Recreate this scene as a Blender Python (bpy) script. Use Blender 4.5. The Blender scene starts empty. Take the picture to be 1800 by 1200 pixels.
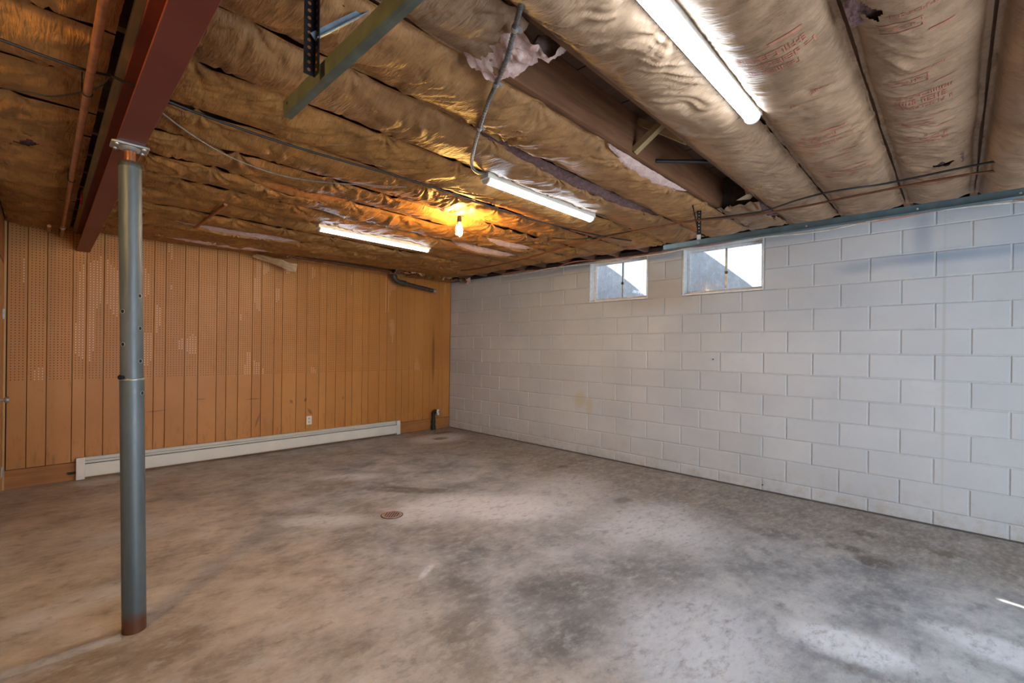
import bpy, math, random
import numpy as np
from mathutils import Matrix, Vector
random.seed(7)
PI = math.pi
scene = bpy.context.scene
COL = scene.collection

# ------------------------------------------------------------------ camera
F_PX, YAW, ROLL, SHIFT = 802.77, math.radians(45.833), math.radians(0.6705), 14.18
CAM = Vector((-4.8761, -6.2165, 1.3318))
fw = Vector((math.sin(YAW), math.cos(YAW), 0)); rt0 = Vector((math.cos(YAW), -math.sin(YAW), 0)); up0 = Vector((0, 0, 1))
rt = rt0 * math.cos(ROLL) + up0 * math.sin(ROLL); up = -rt0 * math.sin(ROLL) + up0 * math.cos(ROLL)
cd = bpy.data.cameras.new('camera'); cam = bpy.data.objects.new('camera', cd); COL.objects.link(cam)
cam.matrix_world = Matrix(((rt.x, up.x, -fw.x, CAM.x), (rt.y, up.y, -fw.y, CAM.y), (rt.z, up.z, -fw.z, CAM.z), (0, 0, 0, 1)))
cd.sensor_fit = 'HORIZONTAL'; cd.sensor_width = 36; cd.lens = F_PX / 1800 * 36; cd.shift_y = SHIFT / 1800
cd.clip_start = 0.02
scene.camera = cam
# ------------------------------------------------------------------ world, sun, exposure
w = bpy.data.worlds.new('sky'); scene.world = w; w.use_nodes = True
bg = w.node_tree.nodes['Background']; bg.inputs[0].default_value = (0.80, 0.90, 1.0, 1); bg.inputs[1].default_value = 0.6
sd = bpy.data.lights.new('sun', 'SUN'); sd.energy = 6; sd.angle = math.radians(0.6); sd.color = (1, 0.95, 0.86)
sun = bpy.data.objects.new('sun', sd); COL.objects.link(sun)
sun.rotation_euler = Vector((0.49, 2.276, -2.1)).to_track_quat('-Z', 'Y').to_euler(); sun.location = (-3, -14, 8)
vs = scene.view_settings
vs.view_transform = 'Standard'; vs.look = 'None'; vs.gamma = 1; vs.use_curve_mapping = False; vs.exposure = 1.88
# added area lamp: cool fill standing in for daylight at the closed garage door
ad = bpy.data.lights.new('daylight_fill', 'AREA'); ad.shape = 'RECTANGLE'; ad.size = 2.5; ad.size_y = 2.0; ad.energy = 41; ad.color = (0.76, 0.88, 1.0)
al = bpy.data.objects.new('daylight_fill', ad); COL.objects.link(al); al.location = (-2.98, -8.56, 1.08); al.rotation_euler = (math.radians(90), 0, 0)
TUBE_E, BULB_E = 9.6, 330.0
TUBE_C, BULB_C = (0.68, 0.84, 1.0), (1.0, 0.55, 0.13)

# ------------------------------------------------------------------ numpy noise
def _h(ix, iy, s):
    n = (ix.astype(np.int64) * 374761393 + iy.astype(np.int64) * 668265263 + s * 1274126177) & 0xFFFFFFFF
    n = ((n ^ (n >> 13)) * 1274126177) & 0xFFFFFFFF
    return ((n ^ (n >> 16)) & 0xFFFFFF) / float(0xFFFFFF)
def vn(x, y, s=0):
    x, y = np.broadcast_arrays(np.asarray(x, float), np.asarray(y, float))
    ix, iy = np.floor(x), np.floor(y); fx, fy = x - ix, y - iy
    fx = fx * fx * (3 - 2 * fx); fy = fy * fy * (3 - 2 * fy)
    a, b, c, d = _h(ix, iy, s), _h(ix + 1, iy, s), _h(ix, iy + 1, s), _h(ix + 1, iy + 1, s)
    return (a * (1 - fx) + b * fx) * (1 - fy) + (c * (1 - fx) + d * fx) * fy
def fbm(x, y, s=0, o=4):
    t, a, m = 0, 0.5, 0
    for i in range(o):
        t = t + a * vn(np.asarray(x) * 2 ** i, np.asarray(y) * 2 ** i, s + i * 17); m += a; a *= 0.5
    return t / m
def ridge(x, y, s=0, o=3):
    t, a, m = 0, 0.5, 0
    for i in range(o):
        t = t + a * (1 - np.abs(2 * vn(np.asarray(x) * 2 ** i, np.asarray(y) * 2 ** i, s + i * 31) - 1)); m += a; a *= 0.5
    return t / m

# ------------------------------------------------------------------ mesh helpers
class MB:
    def __init__(s): s.v = []; s.f = []; s.m = []; s.sm = []
    def add(s, vs_, fs_, mi=0, smooth=False):
        o = len(s.v); s.v += [tuple(p) for p in vs_]
        for f in fs_: s.f.append(tuple(i + o for i in f)); s.m.append(mi); s.sm.append(smooth)
    def box(s, a, b, mi=0):
        x0, y0, z0 = a; x1, y1, z1 = b
        s.add([(x0, y0, z0), (x1, y0, z0), (x1, y1, z0), (x0, y1, z0), (x0, y0, z1), (x1, y0, z1), (x1, y1, z1), (x0, y1, z1)],
              [(0, 3, 2, 1), (4, 5, 6, 7), (0, 1, 5, 4), (1, 2, 6, 5), (2, 3, 7, 6), (3, 0, 4, 7)], mi)
    def bar(s, p, q, wid, hei, mi=0, upv=(0, 0, 1)):
        p, q = Vector(p), Vector(q); d = (q - p).normalized(); r = d.cross(Vector(upv))
        if r.length < 1e-4: r = d.cross(Vector((1, 0, 0)))
        r.normalize(); u = r.cross(d); r *= wid / 2; u *= hei / 2
        s.add([p - r - u, p + r - u, p + r + u, p - r + u, q - r - u, q + r - u, q + r + u, q - r + u],
              [(0, 1, 2, 3), (7, 6, 5, 4), (0, 4, 5, 1), (1, 5, 6, 2), (2, 6, 7, 3), (3, 7, 4, 0)], mi)
    def tube(s, pts, r, n=10, mi=0, cap=True, rad=None):
        pts = [Vector(p) for p in pts]; rings = []; ref = None
        for i, p in enumerate(pts):
            d = (pts[min(i + 1, len(pts) - 1)] - pts[max(i - 1, 0)]).normalized()
            if ref is None: ref = d.orthogonal().normalized()
            ref = (ref - d * ref.dot(d)).normalized(); b = d.cross(ref)
            rr = rad[i] if rad else r
            rings.append([p + (ref * math.cos(2 * PI * k / n) + b * math.sin(2 * PI * k / n)) * rr for k in range(n)])
        vs_ = [q for rg in rings for q in rg]; fs_ = []
        for i in range(len(pts) - 1):
            for k in range(n):
                a, b2 = i * n + k, i * n + (k + 1) % n; fs_.append((a, b2, b2 + n, a + n))
        s.add(vs_, fs_, mi, True)
        if cap: s.add(rings[0], [tuple(range(n))[::-1]], mi); s.add(rings[-1], [tuple(range(n))], mi)
    def lathe(s, c, prof, n=20, mi=0, axis='z'):
        c = Vector(c); vs_ = []
        for r, h in prof:
            for k in range(n):
                a = 2 * PI * k / n
                l = (r * math.cos(a), r * math.sin(a), h)
                if axis == 'y': l = (l[0], l[2], l[1])
                if axis == 'x': l = (l[2], l[0], l[1])
                vs_.append(c + Vector(l))
        fs_ = [(i * n + k, i * n + (k + 1) % n, (i + 1) * n + (k + 1) % n, (i + 1) * n + k) for i in range(len(prof) - 1) for k in range(n)]
        s.add(vs_, fs_, mi, True)
        s.add(vs_[:n], [tuple(range(n))], mi); s.add(vs_[-n:], [tuple(range(n))], mi)
    def prism(s, poly, axis, a, b, mi=0):
        # poly: 2-D points in the two other axes (cyclic order), extruded along axis from a to b
        def P(u, v, t): return {'x': (t, u, v), 'y': (u, t, v), 'z': (u, v, t)}[axis]
        n = len(poly); s.add([P(u, v, a) for u, v in poly] + [P(u, v, b) for u, v in poly],
            [tuple(range(n)), tuple(range(n, 2 * n))[::-1]] + [(i, (i + 1) % n, (i + 1) % n + n, i + n) for i in range(n)], mi)
    def mesh(s, name):
        me = bpy.data.meshes.new(name); me.from_pydata(s.v, [], s.f)
        me.polygons.foreach_set('material_index', s.m); me.polygons.foreach_set('use_smooth', s.sm); me.update(); return me
    def obj(s, name, mats, parent=None, bevel=0, fixn=True):
        me = s.mesh(name)
        if fixn:
            import bmesh
            bm = bmesh.new(); bm.from_mesh(me); bmesh.ops.recalc_face_normals(bm, faces=bm.faces); bm.to_mesh(me); bm.free()
        return mkobj(name, me, mats, parent, bevel)
def mkobj(name, me, mats, parent=None, bevel=0):
    if mats is not None and not me.materials:
        for m in (mats if isinstance(mats, (list, tuple)) else [mats]): me.materials.append(m)
    o = bpy.data.objects.new(name, me); COL.objects.link(o)
    if parent:
        o.parent = parent
        o.matrix_parent_inverse = Matrix.Translation(-parent.location)
    if bevel:
        b = o.modifiers.new('b', 'BEVEL'); b.width = bevel; b.segments = 2; b.limit_method = 'ANGLE'
    return o
def thing(name, label, cat, loc=(0, 0, 0), group=None):
    o = bpy.data.objects.new(name, None); COL.objects.link(o); o.location = loc; o.empty_display_size = 0.05
    return tag(o, label, cat, group)
def tag(o, label, cat, group=None):
    o['label'] = label; o['category'] = cat
    if group: o['group'] = group
    return o
def struct(o, label=None):
    o['kind'] = 'structure'
    if label: o['label'] = label
    return o
def gridmesh(name, X, Y, Z, mats, parent=None, mi=None, smooth=True, keep=None):
    nx, ny = X.shape
    me = bpy.data.meshes.new(name)
    idx = np.arange(nx * ny).reshape(nx, ny)
    q = np.stack([idx[:-1, :-1], idx[1:, :-1], idx[1:, 1:], idx[:-1, 1:]], -1).reshape(-1, 4)
    if keep is not None: q = q[keep.reshape(-1)]
    me.from_pydata(np.stack([X, Y, Z], -1).reshape(-1, 3).tolist(), [], q.tolist())
    if smooth: me.polygons.foreach_set('use_smooth', [True] * len(me.polygons))
    if mi is not None: me.polygons.foreach_set('material_index', (mi.reshape(-1) if keep is None else mi.reshape(-1)[keep.reshape(-1)]).astype(int).tolist())
    me.update()
    return mkobj(name, me, mats, parent)

# ------------------------------------------------------------------ material helpers
class NT:
    def __init__(s, name):
        s.mat = bpy.data.materials.new(name); s.mat.use_nodes = True; s.t = s.mat.node_tree; s.n = s.t.nodes; s.l = s.t.links
        s.b = s.n['Principled BSDF']; s._pos = None
    def nd(s, ty, **kw):
        n = s.n.new(ty)
        for k, v in kw.items(): setattr(n, k, v)
        return n
    def put(s, sock, v):
        if isinstance(v, (int, float)):
            sock.default_value = v if sock.type == 'VALUE' else (v, v, v, 1) if sock.type == 'RGBA' else (v, v, v)
        elif isinstance(v, (tuple, list)):
            sock.default_value = (*v, 1) if sock.type == 'RGBA' and len(v) == 3 else v
        else: s.l.new(v, sock)
    @property
    def pos(s):
        if s._pos is None: s._pos = s.nd('ShaderNodeNewGeometry').outputs['Position']
        return s._pos
    def scale(s, v, sc, off=(0, 0, 0), rotz=0):
        m = s.nd('ShaderNodeMapping', vector_type='POINT'); s.put(m.inputs[0], v)
        m.inputs['Location'].default_value = off; m.inputs['Rotation'].default_value = (0, 0, rotz); m.inputs['Scale'].default_value = sc
        return m.outputs[0]
    def noise(s, v, sc=5, det=4, rough=0.55, dist=0):
        n = s.nd('ShaderNodeTexNoise'); s.put(n.inputs['Vector'], v); n.inputs['Scale'].default_value = sc
        n.inputs['Detail'].default_value = det; n.inputs['Roughness'].default_value = rough; n.inputs['Distortion'].default_value = dist
        return n.outputs[0]
    def rmp(s, v, a, b, c=0.0, d=1.0, smooth=False):
        n = s.nd('ShaderNodeMapRange'); s.put(n.inputs[0], v)
        if smooth: n.interpolation_type = 'SMOOTHSTEP'
        for i, x in enumerate((a, b, c, d)): s.put(n.inputs[i + 1], x)
        return n.outputs[0]
    def math(s, op, a, b=0.0, c=None):
        n = s.nd('ShaderNodeMath', operation=op); s.put(n.inputs[0], a); s.put(n.inputs[1], b)
        if c is not None: s.put(n.inputs[2], c)
        return n.outputs[0]
    def mix(s, fac, a, b, bt='MIX'):
        n = s.nd('ShaderNodeMix', data_type='RGBA', blend_type=bt); s.put(n.inputs[0], fac); s.put(n.inputs[6], a); s.put(n.inputs[7], b)
        return n.outputs[2]
    def bump(s, h, st=0.3, d=0.01, prev=None):
        n = s.nd('ShaderNodeBump'); s.put(n.inputs['Height'], h); n.inputs['Strength'].default_value = st; n.inputs['Distance'].default_value = d
        if prev is not None: s.l.new(prev, n.inputs['Normal'])
        return n.outputs[0]
    def sep(s, v):
        n = s.nd('ShaderNodeSeparateXYZ'); s.put(n.inputs[0], v); return n.outputs
    def blob(s, cx, cy, rx, ry, rot=0, wob=0.0, wn=None, soft=0.5, ax='xy'):
        # noise-edged elliptical stain in world metres
        x, y, z = s.sep(s.pos); a, b = {'xy': (x, y), 'yz': (y, z), 'xz': (x, z)}[ax]
        a = s.math('SUBTRACT', a, cx); b = s.math('SUBTRACT', b, cy)
        c_, s_ = math.cos(rot), math.sin(rot)
        p = s.math('DIVIDE', s.math('ADD', s.math('MULTIPLY', a, c_), s.math('MULTIPLY', b, s_)), rx)
        q = s.math('DIVIDE', s.math('SUBTRACT', s.math('MULTIPLY', b, c_), s.math('MULTIPLY', a, s_)), ry)
        d = s.math('SQRT', s.math('ADD', s.math('MULTIPLY', p, p), s.math('MULTIPLY', q, q)))
        if wn is not None: d = s.math('ADD', d, s.math('MULTIPLY', s.math('SUBTRACT', wn, 0.5), wob))
        return s.rmp(d, 1 - soft, 1 + soft * 0.5, 1, 0, True)
    def out(s, col=None, rough=None, metal=None, normal=None, spec=None):
        if col is not None: s.put(s.b.inputs['Base Color'], col)
        if rough is not None: s.put(s.b.inputs['Roughness'], rough)
        if metal is not None: s.put(s.b.inputs['Metallic'], metal)
        if normal is not None: s.l.new(normal, s.b.inputs['Normal'])
        if spec is not None: s.put(s.b.inputs['Specular IOR Level'], spec)
        return s.mat
M = {}
def simple(name, col, rough=0.6, metal=0.0, var=0.25, sc=20, bump=0.0, spec=None):
    n = NT(name); nz = n.noise(n.pos, sc, 5)
    c = n.mix(n.rmp(nz, 0.3, 0.7), tuple(x * (1 - var) for x in col), tuple(min(1, x * (1 + var)) for x in col))
    M[name] = n.out(c, rough, metal, n.bump(nz, bump, 0.004) if bump else None, spec); return M[name]

def m_floor():
    n = NT('concrete_floor'); P = n.pos
    n1 = n.noise(P, 0.9, 6, 0.62); n2 = n.noise(P, 2.6, 8, 0.66, 0.1); n3 = n.noise(n.scale(P, (1, 2.2, 1), rotz=0.5), 14, 6, 0.7); n4 = n.noise(P, 90, 3)
    nw = n.noise(P, 2.6, 7, 0.68, 0.15)
    x, y, z = n.sep(P)
    tan = n.rmp(n.math('ADD', x, n.math('MULTIPLY', n.math('SUBTRACT', n1, 0.5), 2.6)), -4.3, -2.9, 1, 0, True)
    grey = n.mix(n.rmp(n2, 0.36, 0.66), (0.20, 0.216, 0.240), (0.48, 0.505, 0.545))  # blue cast of the grey holds daylight sheen in the colour
    tanc = n.mix(n.rmp(n2, 0.36, 0.66), (0.33, 0.285, 0.245), (0.62, 0.565, 0.51))
    c = n.mix(tan, grey, tanc)
    c = n.mix(n.rmp(n1, 0.54, 0.70, 0, 0.4), c, (0.26, 0.215, 0.17))
    # brown border along the block wall
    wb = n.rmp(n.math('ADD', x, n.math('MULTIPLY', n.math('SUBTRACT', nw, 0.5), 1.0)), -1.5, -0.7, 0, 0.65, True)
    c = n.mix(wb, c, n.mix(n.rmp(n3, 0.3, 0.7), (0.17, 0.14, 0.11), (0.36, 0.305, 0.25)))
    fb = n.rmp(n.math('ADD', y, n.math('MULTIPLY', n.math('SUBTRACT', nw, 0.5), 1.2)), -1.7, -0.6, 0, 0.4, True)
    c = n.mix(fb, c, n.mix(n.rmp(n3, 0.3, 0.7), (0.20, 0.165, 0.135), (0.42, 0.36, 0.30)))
    # pale chalky patches, tinted blue-white to carry daylight sheen as well
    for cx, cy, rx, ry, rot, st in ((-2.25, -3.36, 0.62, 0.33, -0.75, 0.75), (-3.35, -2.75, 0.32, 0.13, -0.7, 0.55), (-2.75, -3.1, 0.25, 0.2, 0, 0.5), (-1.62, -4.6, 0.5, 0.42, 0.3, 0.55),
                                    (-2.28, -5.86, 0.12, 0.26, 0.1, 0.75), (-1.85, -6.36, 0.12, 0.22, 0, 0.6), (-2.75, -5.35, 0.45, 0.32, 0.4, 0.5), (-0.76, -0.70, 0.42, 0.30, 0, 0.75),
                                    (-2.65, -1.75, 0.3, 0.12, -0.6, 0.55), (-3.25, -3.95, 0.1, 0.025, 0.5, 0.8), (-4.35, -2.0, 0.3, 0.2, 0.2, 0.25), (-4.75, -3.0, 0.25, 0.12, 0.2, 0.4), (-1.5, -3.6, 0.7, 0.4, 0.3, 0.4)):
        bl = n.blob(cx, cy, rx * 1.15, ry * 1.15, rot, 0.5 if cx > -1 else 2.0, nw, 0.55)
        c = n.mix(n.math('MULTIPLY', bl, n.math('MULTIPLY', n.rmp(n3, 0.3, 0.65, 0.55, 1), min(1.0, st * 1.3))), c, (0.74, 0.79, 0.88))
    # dark and brown stains
    for cx, cy, rx, ry, rot, st, cc in ((-1.10, -5.22, 0.10, 0.13, 0.3, 0.6, (0.13, 0.13, 0.13)), (-1.08, -5.37, 0.05, 0.06, 0, 0.6, (0.12, 0.12, 0.12)), (-1.02, -5.68, 0.08, 0.13, 0.2, 0.75, (0.075, 0.05, 0.035)),
                                    (-1.14, -5.86, 0.10, 0.12, 0.2, 0.7, (0.085, 0.055, 0.04)), (-0.62, -5.75, 0.09, 0.08, 0, 0.6, (0.10, 0.07, 0.035)), (-0.66, -6.2, 0.08, 0.1, 0, 0.6, (0.10, 0.075, 0.03)),
                                    (-2.46, -2.53, 0.42, 0.10, -0.85, 0.75, (0.105, 0.098, 0.092)), (-0.74, -0.74, 0.13, 0.09, 0, 0.85, (0.15, 0.13, 0.10)), (-2.92, -4.75, 0.45, 0.3, 0.7, 0.5, (0.115, 0.105, 0.10)),
                                    (-3.4, -4.5, 0.4, 0.14, 0.9, 0.45, (0.12, 0.11, 0.105)), (-0.70, -3.0, 0.08, 0.05, 0, 0.7, (0.10, 0.085, 0.07)), (-1.25, -4.1, 0.12, 0.07, 0, 0.5, (0.12, 0.11, 0.10)),
                                    (-0.42, -0.38, 0.2, 0.08, 0, 0.7, (0.08, 0.07, 0.06)), (-2.2, -4.9, 0.5, 0.25, 0.4, 0.4, (0.14, 0.14, 0.145)), (-3.0, -1.9, 0.4, 0.2, 0.4, 0.4, (0.17, 0.12, 0.075)), (-4.7, -3.7, 0.4, 0.18, 0, 0.5, (0.15, 0.10, 0.06))):
        bl = n.blob(cx, cy, rx, ry, rot, 0.8, nw, 0.45)
        c = n.mix(n.math('MULTIPLY', bl, st), c, cc)
    # fine streaks and grit
    n6 = n.noise(n.scale(P, (1, 1.5, 1), rotz=0.4), 6.5, 10, 0.72, 0.12)
    c = n.mix(n.rmp(n6, 0.52, 0.68, 0, 0.55), c, (0.58, 0.59, 0.61)); c = n.mix(n.rmp(n6, 0.32, 0.46, 0.6, 0), c, (0.15, 0.135, 0.125))
    c = n.mix(n.rmp(n3, 0.52, 0.75, 0, 0.45), c, (0.58, 0.56, 0.53)); c = n.mix(n.rmp(n3, 0.25, 0.45, 0.45, 0), c, (0.11, 0.095, 0.085))
    c = n.mix(n.rmp(n4, 0.62, 0.78, 0, 0.35), c, (0.09, 0.08, 0.075))
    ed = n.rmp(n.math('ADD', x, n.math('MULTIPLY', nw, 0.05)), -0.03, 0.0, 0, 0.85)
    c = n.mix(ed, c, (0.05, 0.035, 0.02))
    r = n.rmp(n2, 0.3, 0.7, 0.58, 0.38)
    nb = n.bump(n3, 0.12, 0.006); nb = n.bump(n4, 0.10, 0.002, nb)
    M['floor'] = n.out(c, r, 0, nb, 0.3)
def m_block():
    n = NT('painted_block'); P = n.pos
    n1 = n.noise(P, 1.3, 5); n2 = n.noise(P, 12, 6, 0.65); n3 = n.noise(P, 160, 4, 0.7); oi = n.nd('ShaderNodeObjectInfo').outputs['Random']
    c = n.mix(n.rmp(n1, 0.35, 0.65), (0.50, 0.53, 0.57), (0.59, 0.615, 0.65))
    c = n.mix(n.rmp(oi, 0, 1, 0, 0.30), c, (0.44, 0.465, 0.505))
    c = n.mix(n.rmp(n2, 0.55, 0.8, 0, 0.25), c, (0.42, 0.41, 0.39))
    x, y, z = n.sep(P)
    gr = n.math('MULTIPLY', n.rmp(z, 0.0, 0.30, 1, 0), n.rmp(n2, 0.45, 0.7)); c = n.mix(n.math('MULTIPLY', gr, 0.55), c, (0.40, 0.33, 0.23))
    # bare, browner block under and between the windows
    bw = n.blob(-3.75, 2.0, 0.75, 0.22, 0, 0.5, n2, 0.7, 'yz'); c = n.mix(n.math('MULTIPLY', bw, 0.55), c, (0.40, 0.365, 0.31))
    # overspray of blue paint, yellow damp mark, faint drip line
    for a, b, rx, rz, st in ((-6.15, 2.10, 0.62, 0.055, 0.75), (-6.02, 2.28, 0.07, 0.20, 0.55), (-5.62, 2.06, 0.16, 0.05, 0.5)):
        c = n.mix(n.math('MULTIPLY', n.blob(a, b, rx, rz, 0.0, 0.5, n2, 0.9, 'yz'), st), c, (0.24, 0.31, 0.42))
    c = n.mix(n.math('MULTIPLY', n.blob(-2.72, 0.70, 0.11, 0.12, 0, 1.0, n2, 0.7, 'yz'), 0.45), c, (0.50, 0.42, 0.22))
    c = n.mix(n.math('MULTIPLY', n.blob(-2.87, 0.62, 0.05, 0.13, 0, 0.8, n2, 0.7, 'yz'), 0.4), c, (0.50, 0.40, 0.20))
    c = n.mix(n.math('MULTIPLY', n.blob(-6.15, 1.3, 0.012, 1.2, 0, 0.8, n2, 0.8, 'yz'), 0.35), c, (0.36, 0.34, 0.29))
    nb = n.bump(n3, 0.25, 0.0025); nb = n.bump(n2, 0.15, 0.004, nb)
    M['block'] = n.out(c, 0.62, 0, nb, 0.35)
def m_panel():
    n = NT('hardboard_panel'); P = n.pos
    n1 = n.noise(P, 1.1, 5); n2 = n.noise(n.scale(P, (9, 9, 2)), 3, 6, 0.65); n3 = n.noise(n.scale(P, (30, 30, 90)), 1, 3); oi = n.nd('ShaderNodeObjectInfo').outputs['Random']
    c = n.mix(n.rmp(n1, 0.35, 0.65), (0.47, 0.195, 0.042), (0.56, 0.25, 0.066))
    c = n.mix(n.rmp(oi, 0, 1, 0, 0.35), c, (0.38, 0.145, 0.030))
    c = n.mix(n.rmp(n2, 0.58, 0.85, 0, 0.55), c, (0.24, 0.09, 0.025))
    sc = n.math('MULTIPLY', n.rmp(n3, 0.70, 0.78), n.rmp(n1, 0.45, 0.6)); c = n.mix(n.math('MULTIPLY', sc, 0.5), c, (0.15, 0.06, 0.03))
    x, y, z = n.sep(P)
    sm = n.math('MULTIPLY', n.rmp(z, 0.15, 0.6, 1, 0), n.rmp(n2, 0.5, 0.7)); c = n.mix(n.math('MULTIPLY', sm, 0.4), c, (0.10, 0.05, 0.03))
    for cx, cz, rx, rz, ro in ((-4.02, 0.619, 0.10, 0.006, 0.05), (-3.05, 0.685, 0.09, 0.007, 0.0), (-2.60, 0.62, 0.02, 0.03, 0.5), (-2.42, 0.63, 0.02, 0.03, -0.6), (-3.0, 0.42, 0.012, 0.10, -0.3), (-2.36, 0.47, 0.02, 0.05, 0.6), (-3.6, 0.72, 0.05, 0.005, 0.0), (-1.9, 0.62, 0.015, 0.03, 0.0), (-0.35, 1.2, 0.03, 0.5, 0)):
        c = n.mix(n.math('MULTIPLY', n.blob(cx, cz, rx, rz, ro, 0.8, n2, 0.6, 'xz'), 0.6), c, (0.10, 0.04, 0.02))
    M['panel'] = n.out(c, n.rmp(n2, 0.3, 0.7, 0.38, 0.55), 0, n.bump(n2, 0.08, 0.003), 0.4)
def m_kraft(name, a, b, dirt):
    n = NT(name); P = n.pos; oi = n.nd('ShaderNodeObjectInfo').outputs['Random']
    n1 = n.noise(P, 2.0, 5, 0.6); n2 = n.noise(n.scale(P, (1.4, 1, 1)), 10, 6, 0.68, 0.3); n3 = n.noise(n.scale(P, (2.2, 0.7, 1)), 38, 4, 0.6); n4 = n.noise(P, 140, 3)
    c = n.mix(n.rmp(n1, 0.3, 0.7), a, b)
    c = n.mix(n.rmp(n2, 0.44, 0.70, 0, 0.7), c, dirt); c = n.mix(n.rmp(n.noise(n.scale(P, (0.6, 1.6, 1)), 2.6, 6, 0.7), 0.5, 0.72, 0, 0.6), c, dirt)
    c = n.mix(n.rmp(oi, 0, 1, 0, 0.35), c, tuple(x * 0.72 for x in a))
    c = n.mix(n.rmp(n4, 0.55, 0.8, 0, 0.25), c, tuple(x * 0.5 for x in dirt))
    n5 = n.math('ABSOLUTE', n.math('SUBTRACT', n.noise(n.scale(P, (3.0, 0.40, 1), rotz=0.22), 17, 3, 0.5, 0.35), 0.5))
    nb = n.bump(n2, 0.4, 0.012); nb = n.bump(n5, 0.5, 0.026, nb); nb = n.bump(n3, 0.45, 0.006, nb)
    M[name] = n.out(c, 0.55, 0, nb, 0.35)
    return M[name]
def m_wood(name, a, b, sc=(2, 30, 30), rough=0.7, bump=0.15):
    n = NT(name); oi = n.nd('ShaderNodeObjectInfo').outputs['Random']
    nz = n.noise(n.scale(n.pos, sc), 1.2, 7, 0.62, 0.6); n2 = n.noise(n.pos, 3, 4)
    c = n.mix(n.rmp(nz, 0.3, 0.7), a, b); c = n.mix(n.rmp(n2, 0.4, 0.75, 0, 0.4), c, tuple(x * 0.5 for x in a)); c = n.mix(n.math('MULTIPLY', oi, 0.3), c, tuple(x * 0.65 for x in b))
    M[name] = n.out(c, rough, 0, n.bump(nz, bump, 0.004)); return M[name]
def m_fiber(name, a, b):
    n = NT(name); nz = n.noise(n.pos, 28, 8, 0.75, 0.8); n2 = n.noise(n.pos, 150, 4, 0.7)
    c = n.mix(n.rmp(nz, 0.3, 0.7), a, b); M[name] = n.out(c, 0.95, 0, n.bump(n2, 0.8, 0.006, n.bump(nz, 0.8, 0.02)), 0.1); return M[name]
def m_emit(name, col, st):
    n = NT(name); n.put(n.b.inputs['Emission Color'], col); n.b.inputs['Emission Strength'].default_value = st; M[name] = n.out((0.8, 0.8, 0.8), 0.4)
def m_glass(name, rough=0.12, dirt=0.3):
    n = NT(name); nz = n.noise(n.pos, 14, 6, 0.7); n2 = n.noise(n.scale(n.pos, (1, 40, 4)), 1, 4)
    tr = n.nd('ShaderNodeBsdfTransparent'); df = n.nd('ShaderNodeBsdfTranslucent'); df.inputs[0].default_value = (0.75, 0.80, 0.88, 1); gl = n.nd('ShaderNodeBsdfGlossy'); gl.inputs[1].default_value = 0.05
    m1 = n.nd('ShaderNodeMixShader'); n.put(m1.inputs[0], n.rmp(n.math('ADD', nz, n.math('MULTIPLY', n2, 0.5)), 0.5, 1.0, dirt * 0.3, dirt)); n.l.new(tr.outputs[0], m1.inputs[1]); n.l.new(df.outputs[0], m1.inputs[2])
    m2 = n.nd('ShaderNodeMixShader'); fr = n.nd('ShaderNodeFresnel'); fr.inputs[0].default_value = 1.3; n.l.new(fr.outputs[0], m2.inputs[0]); n.l.new(m1.outputs[0], m2.inputs[1]); n.l.new(gl.outputs[0], m2.inputs[2])
    n.l.new(m2.outputs[0], n.n['Material Output'].inputs[0]); M[name] = n.mat
def m_steelpaint(name, a, b, rust, rough=0.45, metal=0.0, rz=0.62, sc=18):
    n = NT(name); nz = n.noise(n.pos, sc, 7, 0.7); n2 = n.noise(n.pos, 3, 4)
    c = n.mix(n.rmp(n2, 0.3, 0.7), a, b); c = n.mix(n.rmp(nz, rz, rz + 0.12, 0, 0.8), c, rust); M[name] = n.out(c, rough, metal, n.bump(nz, 0.1, 0.003)); return M[name]
m_floor(); m_block(); m_panel()
m_kraft('kraft_bulb_tint', (0.35, 0.158, 0.042), (0.46, 0.225, 0.068), (0.105, 0.046, 0.016))  # orange glow of the bulb mixed into the paper colour
m_kraft('kraft_half_tint', (0.335, 0.165, 0.062), (0.445, 0.235, 0.094), (0.125, 0.062, 0.025))  # paper colour with a weaker share of the bulb glow
m_kraft('kraft_pale', (0.29, 0.178, 0.102), (0.39, 0.250, 0.155), (0.155, 0.088, 0.048))
m_wood('joist_wood', (0.155, 0.062, 0.028), (0.26, 0.120, 0.055)); m_wood('subfloor_wood', (0.085, 0.042, 0.026), (0.15, 0.078, 0.046), (30, 2, 30))
m_wood('nailer_wood', (0.30, 0.20, 0.09), (0.44, 0.32, 0.16), (30, 2, 30)); m_wood('base_wood', (0.30, 0.115, 0.03), (0.47, 0.20, 0.06)); m_wood('door_wood', (0.52, 0.27, 0.085), (0.62, 0.35, 0.13), (30, 30, 2), 0.45)
m_wood('dark_wood', (0.035, 0.025, 0.02), (0.08, 0.055, 0.04))
m_fiber('pink_fiber', (0.72, 0.40, 0.36), (0.92, 0.76, 0.69)); m_fiber('dirty_fiber', (0.12, 0.065, 0.065), (0.34, 0.21, 0.20)); m_fiber('rust_fiber', (0.36, 0.13, 0.04), (0.58, 0.27, 0.10))
m_emit('tube_light', TUBE_C, TUBE_E); m_emit('bulb_light', BULB_C, BULB_E); m_glass('dirty_glass', 0.1, 0.45); m_glass('door_glass', 0.1, 0.1)
m_steelpaint('red_steel', (0.150, 0.026, 0.018), (0.185, 0.038, 0.026), (0.09, 0.018, 0.013), 0.5)
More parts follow.
